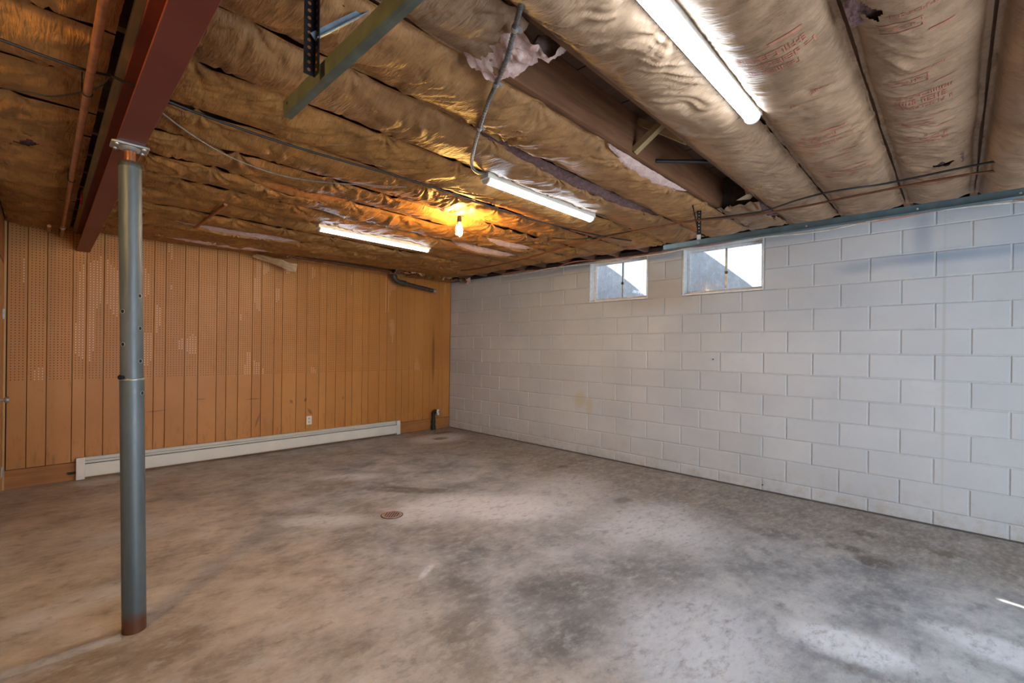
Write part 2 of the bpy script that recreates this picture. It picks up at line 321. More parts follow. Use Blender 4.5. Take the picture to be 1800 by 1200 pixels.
def m_column():
    n = NT('galvanised_column'); P = n.pos; nz = n.noise(P, 26, 7, 0.7); n2 = n.noise(n.scale(P, (10, 10, 1)), 2, 4); z = n.sep(P)[2]
    c = n.mix(n.rmp(n2, 0.3, 0.7), (0.09, 0.115, 0.128), (0.17, 0.20, 0.215))
    c = n.mix(n.rmp(n.math('ADD', z, n.math('MULTIPLY', nz, 0.9)), 0.3, 1.7, 0.55, 0), c, (0.055, 0.062, 0.064))
    c = n.mix(n.rmp(n.math('ADD', z, n.math('MULTIPLY', nz, 0.10)), 0.10, 0.15, 1, 0), c, (0.12, 0.045, 0.022))
    M['column'] = n.out(c, n.rmp(nz, 0.3, 0.7, 0.40, 0.55), 0.35, n.bump(nz, 0.08, 0.003))
m_column()
simple('conduit_steel', (0.17, 0.175, 0.18), 0.38, 0.6, 0.3, 40); simple('galv', (0.42, 0.43, 0.42), 0.38, 0.7, 0.2, 30); simple('rail_steel', (0.085, 0.13, 0.15), 0.42, 0.45, 0.2, 12); simple('rail_steel_green', (0.125, 0.155, 0.13), 0.42, 0.4, 0.25, 14); simple('black_steel', (0.018, 0.018, 0.022), 0.4, 0.5, 0.4, 40)
simple('brace_steel', (0.25, 0.34, 0.42), 0.35, 0.5); simple('copper', (0.36, 0.145, 0.065), 0.42, 0.55, 0.35, 20); simple('iron', (0.06, 0.055, 0.045), 0.6, 0.3, 0.4, 30); simple('black_rubber', (0.012, 0.012, 0.014), 0.5)
simple('cable_brown', (0.12, 0.04, 0.015), 0.5); simple('cable_red', (0.45, 0.16, 0.11), 0.5); simple('cable_grey', (0.22, 0.21, 0.20), 0.5); simple('cable_white', (0.6, 0.56, 0.48), 0.5)
simple('white_enamel', (0.72, 0.70, 0.64), 0.35, 0, 0.06, 6); simple('heater_dark', (0.05, 0.045, 0.04), 0.5); simple('white_plastic', (0.78, 0.77, 0.72), 0.35, 0, 0.04); simple('slot_black', (0.01, 0.01, 0.01), 0.6)
simple('window_paint', (0.74, 0.75, 0.76), 0.5, 0, 0.12, 25, 0.3); simple('red_plastic', (0.40, 0.02, 0.02), 0.4); simple('drain_iron', (0.44, 0.31, 0.26), 0.55, 0.3, 0.3, 60); simple('mortar', (0.50, 0.515, 0.535), 0.7, 0, 0.08, 30, 0.3)
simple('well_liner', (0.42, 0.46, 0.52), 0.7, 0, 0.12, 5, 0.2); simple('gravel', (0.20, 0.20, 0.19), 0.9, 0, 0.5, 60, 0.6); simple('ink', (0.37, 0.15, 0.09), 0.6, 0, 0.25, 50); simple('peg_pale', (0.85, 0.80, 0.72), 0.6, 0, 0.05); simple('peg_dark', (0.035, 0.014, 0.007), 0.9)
simple('back_plaster', (0.42, 0.40, 0.38), 0.8, 0, 0.1, 4); simple('asphalt', (0.18, 0.18, 0.18), 0.9); simple('blue_plastic', (0.10, 0.22, 0.42), 0.4); simple('paper_torn', (0.50, 0.37, 0.22), 0.7, 0, 0.2, 20, 0.4)

# ------------------------------------------------------------------ setting
ZJ = 2.46          # underside of joists
BEAM_X = -4.60
JO = [-7.46, -7.07, -6.68, -6.30, -5.94, -5.54, -5.175, -4.865, -4.47, -4.075, -3.64, -3.25, -2.90, -2.50, -2.10, -1.70, -1.30, -0.90, -0.50, -0.06]
# floor
nx, ny = 90, 110
gx, gy = np.meshgrid(np.linspace(-7.4, 0.10, nx), np.linspace(-8.7, 0.10, ny), indexing='ij')
gz = (fbm(gx * 0.8, gy * 0.8, 5) - 0.5) * 0.006
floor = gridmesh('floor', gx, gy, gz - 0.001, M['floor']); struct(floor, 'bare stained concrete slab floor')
rid = MB()
xs = np.linspace(-7.3, -4.615, 40); prof = [(-0.05, 0.0), (-0.02, 0.007), (0.0, 0.009), (0.02, 0.004), (0.06, 0.0)]
rid.v = [(float(x), -3.46 + dy + 0.012 * math.sin(x * 7), h * (0.7 + 0.5 * float(vn(x * 6, 0.3, 3))) - 0.0012) for x in xs for dy, h in prof]
rid.f = [(i * 5 + k, i * 5 + k + 1, i * 5 + k + 6, i * 5 + k + 5) for i in range(39) for k in range(4)]; rid.m = [0] * len(rid.f); rid.sm = [True] * len(rid.f)
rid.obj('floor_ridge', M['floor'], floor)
# ceiling: subfloor slab, joists, bridging, planks of the open bay
mb = MB(); mb.box((-7.4, -8.7, 2.715), (0.2, 0.1, 2.76)); ceil = struct(mb.obj('ceiling', M['subfloor_wood']), 'unfinished ceiling of wooden joists and plank subfloor')
px_ = -4.3; k = 0
while px_ < 0.0:
    wd = 0.137; mb = MB(); mb.box((px_, -5.16, 2.695 + 0.002 * (k % 3)), (px_ + wd - 0.004, -4.88, 2.714)); mb.obj('plank', M['subfloor_wood'], ceil); px_ += wd; k += 1
for y in JO:
    mb = MB(); mb.box((-4.60, y - 0.019, ZJ + (0.016 if y not in (-5.175, -4.865) else 0.0)), (0.10, y + 0.019, 2.694)); mb.obj('joist', M['joist_wood'], ceil)
    if y > -6.2: mb = MB(); mb.box((-5.6, y + 0.024, ZJ + 0.016), (-4.601, y + 0.062, 2.694)); mb.obj('joist', M['joist_wood'], ceil)
# cross bridging in the open bay
mb = MB(); mb.bar((-2.52, -4.884, 2.475), (-2.49, -5.156, 2.665), 0.036, 0.040, upv=(1, 0, 0)); mb.obj('bridging', M['nailer_wood'], ceil)
mb = MB(); mb.bar((-2.47, -4.884, 2.665), (-2.44, -5.156, 2.478), 0.036, 0.040, upv=(1, 0, 0)); mb.obj('bridging', M['nailer_wood'], ceil)
mb = MB(); mb.box((-1.14, -5.155, ZJ), (-1.10, -4.885, 2.69)); mb.obj('blocking', M['dark_wood'], ceil)

# right wall: concrete blocks
B, C = 0.4064, 0.2032; Z0 = 1.534; TOP = 2.47
wallr = MB(); YL = -8.6
WIN = [(-7 * B, -9 * B), (-10 * B, -12 * B)]; WZ = (Z0 + 2 * C, TOP)
def wall_with_openings(mb, x0, x1):
    ys = [0.08, WIN[0][0], WIN[0][1], WIN[1][0], WIN[1][1], YL]
    for i in range(5):
        a, b = ys[i + 1], ys[i]
        if i in (1, 3): mb.box((x0, a, -0.1), (x1, b, WZ[0] - 0.004))
        else: mb.box((x0, a, -0.1), (x1, b, TOP - 0.002))
wall_with_openings(wallr, 0.0065, 0.20)
wallr = struct(wallr.obj('wall_right', M['mortar']), 'white painted concrete block wall')
cache = {}
def block_mesh(ln, ht):
    key = (round(ln, 3), round(ht, 3))
    if key in cache: return cache[key]
    m = MB(); g = 0.0045; e = 0.005; a, b, c, d = -ln / 2 + g, ln / 2 - g, g, ht - g
    if ht < 0.15: c = 0.0
    out = [(0.012, a, c), (0.012, b, c), (0.012, b, d), (0.012, a, d)]; mid = [(0.004, a, c), (0.004, b, c), (0.004, b, d), (0.004, a, d)]
    inn = [(0, a + e, c + e), (0, b - e, c + e), (0, b - e, d - e), (0, a + e, d - e)]
    m.add(out + mid + inn, [(8, 11, 10, 9)] + [(i, (i + 1) % 4, (i + 1) % 4 + 4, i + 4)[::-1] for i in range(4)] + [(i + 4, (i + 1) % 4 + 4, (i + 1) % 4 + 8, i + 8)[::-1] for i in range(4)])
    cache[key] = m.mesh('block'); cache[key].materials.append(M['block']); return cache[key]
for v in range(-8, 5):
    zb = max(0.0, Z0 + v * C); zt = min(TOP, Z0 + (v + 1) * C)
    if zt - zb < 0.02: continue
    off = 0 if v % 2 == 0 else 0.5
    edges = [0.0] + [-(k + off) * B for k in range(0 if off else 1, 24)]
    edges = [e for e in edges if e >= YL] + [YL]
    cuts = sorted(set(round(e, 4) for e in edges), reverse=True)
    if v >= 2:
        for a, b in WIN: cuts += [round(a, 4), round(b, 4)]
        cuts = sorted(set(cuts), reverse=True)
    for i in range(len(cuts) - 1):
        hi, lo = cuts[i], cuts[i + 1]
        if hi - lo < 0.03: continue
        mid_ = (hi + lo) / 2
        if v >= 2 and any(b < mid_ < a for a, b in WIN): continue
        if mid_ < -7.6: continue
        o = mkobj('block', block_mesh(hi - lo, zt - zb), None, wallr); o.location = (random.uniform(-0.0012, 0.0012), mid_, zb)
# small bolt stubs in the wall face
# sill plate and rim board above the wall
mb = MB(); mb.box((0.0, YL, TOP + 0.002), (0.16, 0.08, 2.51)); struct(mb.obj('trim_1', M['dark_wood']), 'dark wooden sill plate on top of the block wall')
mb = MB(); mb.box((0.11, YL, 2.512), (0.15, 0.08, 2.714)); struct(mb.obj('trim_2', M['dark_wood']), 'dark rim board above the sill plate')

# unseen storey above the basement, added to keep sun off the window wells
mb = MB(); mb.box((-7.4, -8.7, 2.77), (0.2, 0.1, 6.2)); struct(mb.obj('wall_upper', M['back_plaster']), 'unseen house storey above the basement, shading the window wells')
# windows
for wi, (ya, yb) in enumerate(WIN):
    z0, z1 = WZ[0], TOP - 0.004; t = 0.028
    mb = MB()
    # outer painted frame lining the opening
    mb.box((-0.004, yb + 0.002, z0), (0.17, ya - 0.002, z0 + 0.018)); mb.box((0.02, yb + 0.002, z1 - 0.02), (0.17, ya - 0.002, z1))
    mb.box((-0.003, yb + 0.002, z0 + 0.018), (0.17, yb + 0.018, z1 - 0.02)); mb.box((-0.003, ya - 0.018, z0 + 0.018), (0.17, ya - 0.002, z1 - 0.02))
    win = struct(mb.obj('window_%d' % (wi + 1), M['window_paint'], bevel=0.002), ['small basement window nearer the panelled wall, clear of the track', 'small basement window partly behind the end of the steel track'][wi])
    mb = MB(); xs0, xs1 = 0.09, 0.12; a, b, c, d = yb + 0.02, ya - 0.02, z0 + 0.02, z1 - 0.022
    mb.box((xs0, a, c), (xs1, b, c + t)); mb.box((xs0, a, d - t), (xs1, b, d)); mb.box((xs0, a, c + t), (xs1, a + t, d - t)); mb.box((xs0, b - t, c + t), (xs1, b, d - t)); mb.obj('sash', M['window_paint'], win, 0.003)
    ym = (a + b) / 2 - 0.02
    mb = MB(); mb.box((xs0 + 0.004, ym - 0.008, c + t), (xs1 - 0.004, ym + 0.008, d - t)); mb.obj('muntin', M['galv'], win)
    for p, q in ((a + t, ym - 0.008), (ym + 0.008, b - t)):
        mb = MB(); mb.box((0.103, p, c + t), (0.107, q, d - t)); mb.obj('pane', M['dirty_glass'], win)
    mb = MB(); mb.box((xs0 - 0.02, ym - 0.02, c + t + 0.16), (xs0 + 0.002, ym + 0.004, c + t + 0.185)); mb.obj('latch', M['iron'], win)
    # window well outside: liner whose top edge falls with the ground
    well = thing('window_well', ['pale window well outside the window nearer the panelled wall', 'pale window well outside the window behind the track'][wi], 'window well', (0.6, (ya + yb) / 2, 1.80), 'window wells')
    mb = MB(); n_ = 48; W2 = 0.58; yc = (ya + yb) / 2
    for i in range(n_):
        t0, t1 = i / n_, (i + 1) / n_
        def wp(t):
            ang = (t - 0.5) * PI * 0.98; return 0.22 + 0.50 * math.cos(ang) ** 0.6 if abs(t - 0.5) < 0.5 else 0.22, yc + W2 * math.sin(ang)
        (xa, y_a), (xb, y_b) = wp(t0), wp(t1)
        zc = (2.06, 2.155)[wi]; za = max(1.93, min(2.72, zc + 0.88 * (y_a - yc))); zb_ = max(1.93, min(2.72, zc + 0.88 * (y_b - yc)))
        mb.add([(xa, y_a, 1.80), (xb, y_b, 1.80), (xb, y_b, zb_), (xa, y_a, za), (xa + 0.02, y_a, 1.80), (xb + 0.02, y_b, 1.80), (xb + 0.02, y_b, zb_), (xa + 0.02, y_a, za)],
               [(0, 1, 2, 3), (7, 6, 5, 4), (3, 2, 6, 7)])
    mb.obj('liner', M['well_liner'], well)
    mb = MB(); mb.box((0.20, yc - 0.62, 1.70), (0.76, yc + 0.62, 1.80)); mb.obj('gravel_bed', M['gravel'], well)

# far wall: hardboard panelling
GR = [-5.10, -4.972, -4.844, -4.668, -4.57, -4.439, -4.288, -4.16, -4.034, -3.933, -3.758, -3.631, -3.449, -3.35, -3.224, -3.072, -2.969, -2.82, -2.721, -2.544, -2.416, -2.245, -2.147, -2.012, -1.867, -1.767, -1.615, -1.516, -1.342, -1.215, -1.048, -0.949, -0.819, -0.724, -0.55, -0.421, -0.242, -0.159, -0.004]
PB, PT, PZ = 0.175, 2.56, 0.985
mb = MB(); mb.box((-5.4, 0.012, -0.05), (0.2, 0.10, 2.71)); wallf = struct(mb.obj('wall_far', M['peg_dark']), 'orange-brown grooved pegboard wall panelling')
def panel_board(xa, xb, zb, zt, seed):
    m = MB(); g = 0.0018
    if xb - xa < 0.02: return
    x0, x1 = xa + g, xb - g; y0 = 0.0; D = 0.010; e = 0.0025
    def front(ax, az, bx, bz): m.add([(ax, y0, az), (bx, y0, az), (bx, y0, bz), (ax, y0, bz)], [(0, 1, 2, 3)])
    # chamfered sides
    m.add([(x0, D, zb), (x0, y0 + e, zb), (x0 + e, y0, zb), (x0 + e, y0, zt), (x0, y0 + e, zt), (x0, D, zt)], [(0, 1, 4, 5), (1, 2, 3, 4)])
    m.add([(x1, D, zb), (x1, y0 + e, zb), (x1 - e, y0, zb), (x1 - e, y0, zt), (x1, y0 + e, zt), (x1, D, zt)], [(5, 4, 1, 0), (4, 3, 2, 1)])
    m.add([(x0, D, zb), (x1, D, zb), (x1, y0, zb), (x0, y0, zb)], [(0, 1, 2, 3)])
    a, b = x0 + e, x1 - e; S = 0.0254
    nc = int((b - a) / S); nr = int((zt - max(PZ, zb)) / S)
    if zb < PZ: front(a, zb, b, PZ)
    zs = max(PZ, zb); cx0 = (a + b) / 2 - nc * S / 2; ztop = zs + nr * S
    if cx0 - a > 1e-4: front(a, zs, cx0, zt); front(cx0 + nc * S, zs, b, zt)
    if zt - ztop > 1e-4: front(cx0, ztop, cx0 + nc * S, zt)
    R_ = 0.0039; sq = [(-1, -1), (0, -1), (1, -1), (1, 0), (1, 1), (0, 1), (-1, 1), (-1, 0)]
    ci, cj = np.meshgrid(np.arange(nc), np.arange(nr), indexing='ij'); CX = cx0 + (ci.ravel() + 0.5) * S; CZ = zs + (cj.ravel() + 0.5) * S
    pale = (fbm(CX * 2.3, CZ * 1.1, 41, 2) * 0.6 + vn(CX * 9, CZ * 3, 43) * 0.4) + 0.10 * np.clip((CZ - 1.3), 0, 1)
    for px__, pz__, pl in zip(CX, CZ, pale):
        o = len(m.v)
        m.v += [(px__ + sx * S / 2, y0, pz__ + sz * S / 2) for sx, sz in sq]
        m.v += [(px__ + sx * R_ * (0.75 if sx and sz else 1), y0, pz__ + sz * R_ * (0.75 if sx and sz else 1)) for sx, sz in sq]
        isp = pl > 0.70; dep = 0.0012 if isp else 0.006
        m.v += [(px__ + sx * R_ * (0.75 if sx and sz else 1), y0 + dep, pz__ + sz * R_ * (0.75 if sx and sz else 1)) for sx, sz in sq]
        for k_ in range(8):
            k2 = (k_ + 1) % 8
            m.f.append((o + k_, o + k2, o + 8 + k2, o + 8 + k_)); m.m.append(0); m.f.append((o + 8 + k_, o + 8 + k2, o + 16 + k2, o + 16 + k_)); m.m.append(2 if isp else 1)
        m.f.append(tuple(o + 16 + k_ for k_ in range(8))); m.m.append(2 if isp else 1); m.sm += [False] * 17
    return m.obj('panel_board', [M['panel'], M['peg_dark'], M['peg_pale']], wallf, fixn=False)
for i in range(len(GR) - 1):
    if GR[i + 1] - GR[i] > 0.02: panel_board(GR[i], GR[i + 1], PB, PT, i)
# dark batten strip above the panelling and base plank
mb = MB(); mb.box((-5.11, -0.014, 0.0), (-0.005, 0.011, PB - 0.003)); struct(mb.obj('baseboard_far', M['base_wood'], bevel=0.002), 'worn orange wooden plank along the foot of the panelling')
# left wall with door
mb = MB(); mb.box((-5.30, -0.04, 0.0), (-5.12, 0.0, 2.70)); mb.box((-5.30, -1.45, 2.06), (-5.12, -0.04, 2.70)); mb.box((-5.30, -1.45, 0.0), (-5.12, -0.86, 2.06))
struct(mb.obj('wall_left', M['base_wood']), 'wooden partition wall at the left edge')
mb = MB(); mb.box((-7.4, -1.6, 0.0), (-5.12, -1.452, 2.70)); struct(mb.obj('wall_left.001', M['back_plaster']), 'return wall left of the camera')
mb = MB(); mb.box((-7.4, -8.7, 0.0), (-7.25, -1.602, 2.70)); struct(mb.obj('wall_side', M['back_plaster']), 'side wall left of the camera')
mb = MB(); mb.box((-5.165, -0.855, 0.008), (-5.122, -0.045, 2.05)); door = struct(mb.obj('door_1', M['door_wood'], bevel=0.002), 'pale wooden door at the left edge beside the panelling')
mb = MB(); mb.lathe((-5.122, -0.62, 0.87), [(0.030, 0.0), (0.030, 0.006), (0.012, 0.010), (0.011, 0.030), (0.020, 0.036), (0.026, 0.046), (0.027, 0.056), (0.020, 0.064)], 16, axis='x'); mb.obj('door_knob', M['galv'], door)
for z in (0.17, 1.60):
    mb = MB(); mb.tube([(-5.116, -0.047, z - 0.045), (-5.116, -0.047, z + 0.045)], 0.006); mb.box((-5.122, -0.085, z - 0.045), (-5.1195, -0.047, z + 0.045)); mb.obj('hinge', M['galv'], door)
mb = MB(); mb.box((-5.12, -0.040, 0.0), (-5.104, -0.016, 2.62)); struct(mb.obj('trim_3', M['door_wood'], bevel=0.002), 'pale wooden corner casing beside the door')

# rear wall with a closed sectional garage door (behind the camera)
mb = MB()
mb.box((-7.4, -8.7, 0), (-4.25, -8.6, 2.70)); mb.box((-1.40, -8.7, 0), (0.2, -8.6, 2.70)); mb.box((-4.25, -8.7, 2.12), (-1.40, -8.6, 2.70))
struct(mb.obj('wall_rear', M['back_plaster']), 'wall behind the camera')
# outside ground behind the house
mb = MB(); mb.box((-14, -20, -0.2), (6, -8.71, -0.02)); struct(mb.obj('ground', M['asphalt']), 'driveway outside')
mb = MB(); GX0, GX1 = -4.25, -1.72
for i, (za, zb) in enumerate(((0.01, 0.50), (0.51, 1.00), (1.01, 1.46), (1.96, 2.11))): mb.box((GX0, -8.66, za), (GX1, -8.62, zb))
for i in range(5): xa = GX0 + i * (GX1 - GX0 - 0.08) / 4; mb.box((xa, -8.66, 1.46), (xa + 0.08, -8.62, 1.96))
gd = struct(mb.obj('door_2', M['white_enamel']), 'white sectional garage door with a window row')
for i in range(4):
    xa = GX0 + 0.08 + i * (GX1 - GX0 - 0.08) / 4; xb = GX0 + (i + 1) * (GX1 - GX0 - 0.08) / 4
    m2 = MB(); m2.box((xa, -8.645, 1.46), (xb, -8.64, 1.96)); m2.obj('pane', M['door_glass'], gd)
mb = MB(); mb.box((-1.685, -8.66, 0), (-1.40, -8.60, 2.12)); struct(mb.obj('trim_4', M['base_wood']), 'jamb board beside the garage door')

# ------------------------------------------------------------------ steel beam
beam = thing('steel_beam', 'dark red painted steel beam running to the panelled wall on the column', 'beam', (BEAM_X, -4.3, 2.25))
def bpart(name, a, b, mat): mb = MB(); mb.box(a, b); return mb.obj(name, mat, beam, 0.002)
bpart('bottom_flange', (BEAM_X - 0.05, -8.6, 2.250), (BEAM_X + 0.05, -0.004, 2.262), M['red_steel'])
bpart('web', (BEAM_X - 0.005, -8.6, 2.262), (BEAM_X + 0.005, -0.004, 2.424), M['red_steel'])
bpart('top_flange', (BEAM_X - 0.05, -8.6, 2.424), (BEAM_X + 0.05, -0.004, 2.436), M['red_steel'])
nb_ = MB(); nb_.box((BEAM_X - 0.075, -8.6, 2.437), (BEAM_X + 0.05, -0.004, 2.459)); tag(nb_.obj('nailer_board', M['nailer_wood']), 'rough pale wooden nailer board lying on top of the red steel beam', 'board')

# ------------------------------------------------------------------ support column
CB, CT = Vector((-4.564, -3.467, 0.0)), Vector((-4.600, -3.470, 2.25))
col = thing('support_column', 'grey steel pipe column with adjustment holes under the red beam', 'column', CB)
def cpt(z): return CB.lerp(CT, z / 2.25)
ax = (CT - CB).normalized()
def pipe_with_holes(z0, z1, r, holes, name, mat, nseg=40):
    zs = [z0, z1]
    for h in holes: zs += [h[0] - 0.011, h[0], h[0] + 0.011]
    mb = MB(); mb.tube([cpt(z0), cpt(z1)], r, nseg); return mb.obj(name, mat, col)
pipe_with_holes(0.0, 1.175, 0.0455, [], 'outer_pipe', M['column']); pipe_with_holes(1.17, 2.155, 0.0425, [], 'inner_pipe', M['column'])
mb = MB(); mb.lathe(cpt(1.170), [(0.0455, 0), (0.0462, 0.003), (0.0462, 0.006), (0.0425, 0.008)], 32); mb.obj('rim', M['galv'], col)
mb = MB(); mb.lathe(cpt(2.150), [(0.0425, 0.0), (0.0435, 0.002), (0.0435, 0.022), (0.036, 0.026), (0.022, 0.028)], 32); mb.obj('collar', M['iron'], col)
mb = MB(); mb.tube([cpt(2.165), cpt(2.238)], 0.0205, 20); mb.obj('screw_post', M['copper'], col)
for z in np.linspace(2.18, 2.228, 9):
    pass
mb = MB(); mb.prism([(-0.068, -0.044), (-0.056, -0.052), (0.056, -0.052), (0.068, -0.044), (0.068, 0.044), (0.056, 0.052), (-0.056, 0.052), (-0.068, 0.044)], 'z', 2.2405, 2.2495)
mb.v = [(x + CT.x, y + CT.y, z) for x, y, z in mb.v]; mb.obj('cap_plate', M['galv'], col, 0.0015)
mb = MB(); mb.lathe((CT.x, CT.y, 2.226), [(0.026, 0.0), (0.034, 0.004), (0.040, 0.0145)], 24); mb.obj('plate_dish', M['galv'], col)
for sx, sy in ((-1, -1), (-1, 1), (1, -1), (1, 1)):
    mb = MB(); mb.lathe((CT.x + sx * 0.048, CT.y + sy * 0.034, 2.233), [(0.007, 0), (0.009, 0.003), (0.009, 0.0075)], 6); mb.obj('bolt', M['galv'], col)
VD = (CAM - cpt(1.4)); VD.z = 0; VD.normalize(); side = Vector((-VD.y, VD.x, 0))
def hole(z, lateral, r=0.0425):
    # round pin hole drilled in the pipe wall, at an angle around the pipe
    s_ = max(-0.99, min(0.99, lateral)); d = (VD * math.sqrt(1 - s_ * s_) + side * s_)
    c = cpt(z) + d * (r - 0.004); mb = MB(); mb.tube([c, c + d * 0.0046], 0.0085, 14); ph_ = mb.obj('pin_hole', M['slot_black'], col)
    mb = MB(); n_ = 14; t_ = d.cross(Vector((0, 0, 1)))
    pts = [c + d * 0.0044 + (t_ * math.cos(2 * PI * k / n_) + Vector((0, 0, 1)) * math.sin(2 * PI * k / n_)) * 0.0092 for k in range(n_ + 1)]
    mb.tube(pts, 0.0012, 5, cap=False); mb.obj('hole_rim', M['galv'], ph_)
for z in (1.56, 1.41, 1.258): hole(z, 0.72)
for z in (1.485, 1.335): hole(z, -0.72)
hole(1.109, 0.80, 0.0455)
d = (VD * 0.69 - side * 0.72); c = cpt(1.185) + d * 0.040; mb = MB(); mb.tube([c, c + d * 0.018], 0.008, 12); mb.tube([c + d * 0.012, c + d * 0.020], 0.011, 8); mb.obj('locking_pin', M['black_steel'], col)

# ------------------------------------------------------------------ insulation batts
ORD = ['first', 'second', 'third', 'fourth', 'fifth', 'sixth', 'seventh', 'eighth', 'ninth', 'tenth', 'eleventh', 'twelfth', 'thirteenth', 'fourteenth', 'fifteenth', 'sixteenth', 'seventeenth', 'eighteenth', 'nineteenth', 'twentieth']
class Surf: pass
def batt(label, x0, x1, y0, y1, seed, sag=0.06, power=0.6, loose=0.5, mat='kraft_bulb_tint', res=0.012, nyy=40, gaps=(), holes=(), name='insulation_batt', group='kraft-faced insulation batts', sagfun=None, flat=0.0, zj=ZJ, wr=1.0):
    t = thing(name, label, 'insulation', ((x0 + x1) / 2, (y0 + y1) / 2, zj - sag), group)
    nxx = int((x1 - x0) / res) + 1
    xs = np.linspace(x0, x1, nxx); us = np.linspace(0, 1, nyy); us = 0.5 - 0.5 * np.cos(us * PI) * 0.35 - (0.5 - us) * 0.65
    X, U = np.meshgrid(xs, us, indexing='ij')
    g = 0.0015 if mat != 'kraft_bulb_tint' else 0.003; W = (y1 - y0) - 2 * g
    Y = y0 + g + U * W
    GA = 0.007 if mat != 'kraft_bulb_tint' else 0.009
    g0, g1 = GA * vn(xs * 3.1, 0.7, seed + 70) ** 1.5, GA * vn(xs * 3.1, 4.7, seed + 71) ** 1.5
    Y = Y + g0[:, None] * (1 - U) - g1[:, None] * U
    sg = sag * (0.72 + 0.56 * vn(X * 1.3, seed * 3.1, seed)) * (0.9 + 0.2 * vn(X * 4, U * 3, seed + 5))
    if sagfun is not None: sg = sg * sagfun(X)
    skew = 0.12 * (vn(X * 2, 0.5, seed + 9) - 0.5)
    Us = np.clip(U + skew * 4 * U * (1 - U), 0, 1)
    fl = 0.05; Us = np.clip((Us - fl) / (1 - 2 * fl), 0, 1); prof = np.maximum(4 * Us * (1 - Us), 0) ** power
    endt = np.clip(np.minimum((X - x0), (x1 - X)) / 0.15, 0, 1); sg = sg * (0.22 + 0.78 * endt ** 0.6)
    Zz = -sg * prof
    edge = np.minimum(U, 1 - U); inside = np.clip((edge - 0.03) / 0.12, 0, 1)
    # cross wrinkles, patchy
    patch = np.clip(fbm(X * 2.2, U * 1.5, seed + 11, 2) * 2.2 - 0.65, 0, 1)
    warp = 1.6 * vn(X * 3, U * 2, seed) + 0.5 * vn(X * 9, U * 4, seed + 1)
    w1 = ridge(X * 13 + U * (3.0 + 2 * math.sin(seed)) + warp * 2, U * 1.5, seed + 21, 2)
    w2 = ridge(X * 34 + U * (7.0 + 4 * math.sin(seed)) + warp * 4, U * 2.2, seed + 22, 2)
    Zz = Zz + (w1 - 0.6) * (0.018 + 0.028 * loose) * patch * inside * wr
    Zz = Zz + (w2 - 0.6) * (0.008 + 0.008 * loose) * np.clip(fbm(X * 2.6, U * 2.0, seed + 13, 2) * 2.6 - 0.75, 0.12, 1) * inside * wr
    Zz = Zz + (fbm(X * 5, U * 2.4, seed + 31, 3) - 0.5) * (0.010 + 0.020 * loose) * inside
    # staples: pleats fan out from fixed points on both edges, edges droop between them
    rs = random.Random(seed * 7 + 1)
    for e in (0, 1):
        xx = x0 + rs.uniform(0.05, 0.3); st = []
        while xx < x1: st.append(xx); xx += rs.uniform(0.22, 0.55)
        ye = Y[:, 0].min() if e == 0 else Y[:, -1].max()
        sa = np.array(st); dn = np.abs(X[:, :1] - sa[None, :]).min(1)[:, None]
        droop = np.clip(dn / 0.16, 0, 1) ** 1.5 * (0.003 + 0.007 * loose)
        Zz = Zz - droop * np.clip(1 - (U if e == 0 else 1 - U) / 0.35, 0, 1)
        for s_ in st:
            dx, dy = X - s_, (Y - ye) * (1 if e == 0 else -1); r = np.hypot(dx, dy) + 1e-6; th = np.arctan2(dx, dy + 1e-6)
            amp = (0.006 + 0.052 * loose * rs.random())
            nf = rs.choice((7, 9, 11, 13)); ph = rs.uniform(0, 6)
            Zz = Zz - amp * np.abs(np.sin(nf * th * 0.5 + ph + 2 * vn(X * 9, U * 3, seed + 3))) * np.exp(-(r / (0.08 + 0.07 * rs.random())) ** 1.3) * np.clip(r / 0.05, 0, 1)
    fib = []
    for e, a, b, dz, dy, fm in gaps:
        tt = np.clip((X - a) / (b - a), 0, 1); bulge = np.sin(PI * tt) ** 0.7 * (0.8 + 0.4 * vn(X * 12, 0.2, seed + 77))
        fall = np.clip(1 - (U if e == 0 else 1 - U) / 0.45, 0, 1)
        Zz = Zz - bulge * dz * fall; Y = Y + bulge * dy * fall ** 2 * (1 if e == 0 else -1)
        fib.append((e, a, b, dz, dy, fm))
    Zf = zj - 0.003 + np.minimum(Zz, 0.0 + 0.0)
    keep = np.ones((nxx - 1, nyy - 1), bool)
    Xc, Uc = (X[:-1, :-1] + X[1:, 1:]) / 2, (U[:-1, :-1] + U[1:, 1:]) / 2
    for hx, hu, ra, rb in holes:
        dd = np.abs(Xc - hx) / ra + np.abs(Uc - hu + 0.9 * (Xc - hx)) / rb + 0.7 * (vn(Xc * 40, Uc * 20, seed + 51) - 0.5); keep &= dd > 1
    if holes == 'x': pass
    fac = gridmesh('facing', X, Y, Zf, M[mat], t, keep=keep)
    S = Surf(); S.X, S.Y, S.Z, S.xs, S.us = X, Y, Zf, xs, us; S.t = t
    for hx, hu, ra, rb in holes:     # fibre showing through tears
        i0 = int(np.clip((hx - x0) / res, 3, nxx - 4)); j0 = int(np.argmin(np.abs(us - hu))); zz = Zf[i0, j0] + 0.018
        a_, b_ = np.meshgrid(np.linspace(-1.5, 1.5, 16), np.linspace(-1.5, 1.5, 16), indexing='ij')
        gridmesh('fiberglass', hx + a_ * ra, y0 + g + (hu + b_ * rb) * W, zz + 0.02 * (fbm(a_ * 3, b_ * 3, seed + 2) - 0.5), M['dirty_fiber'], t)
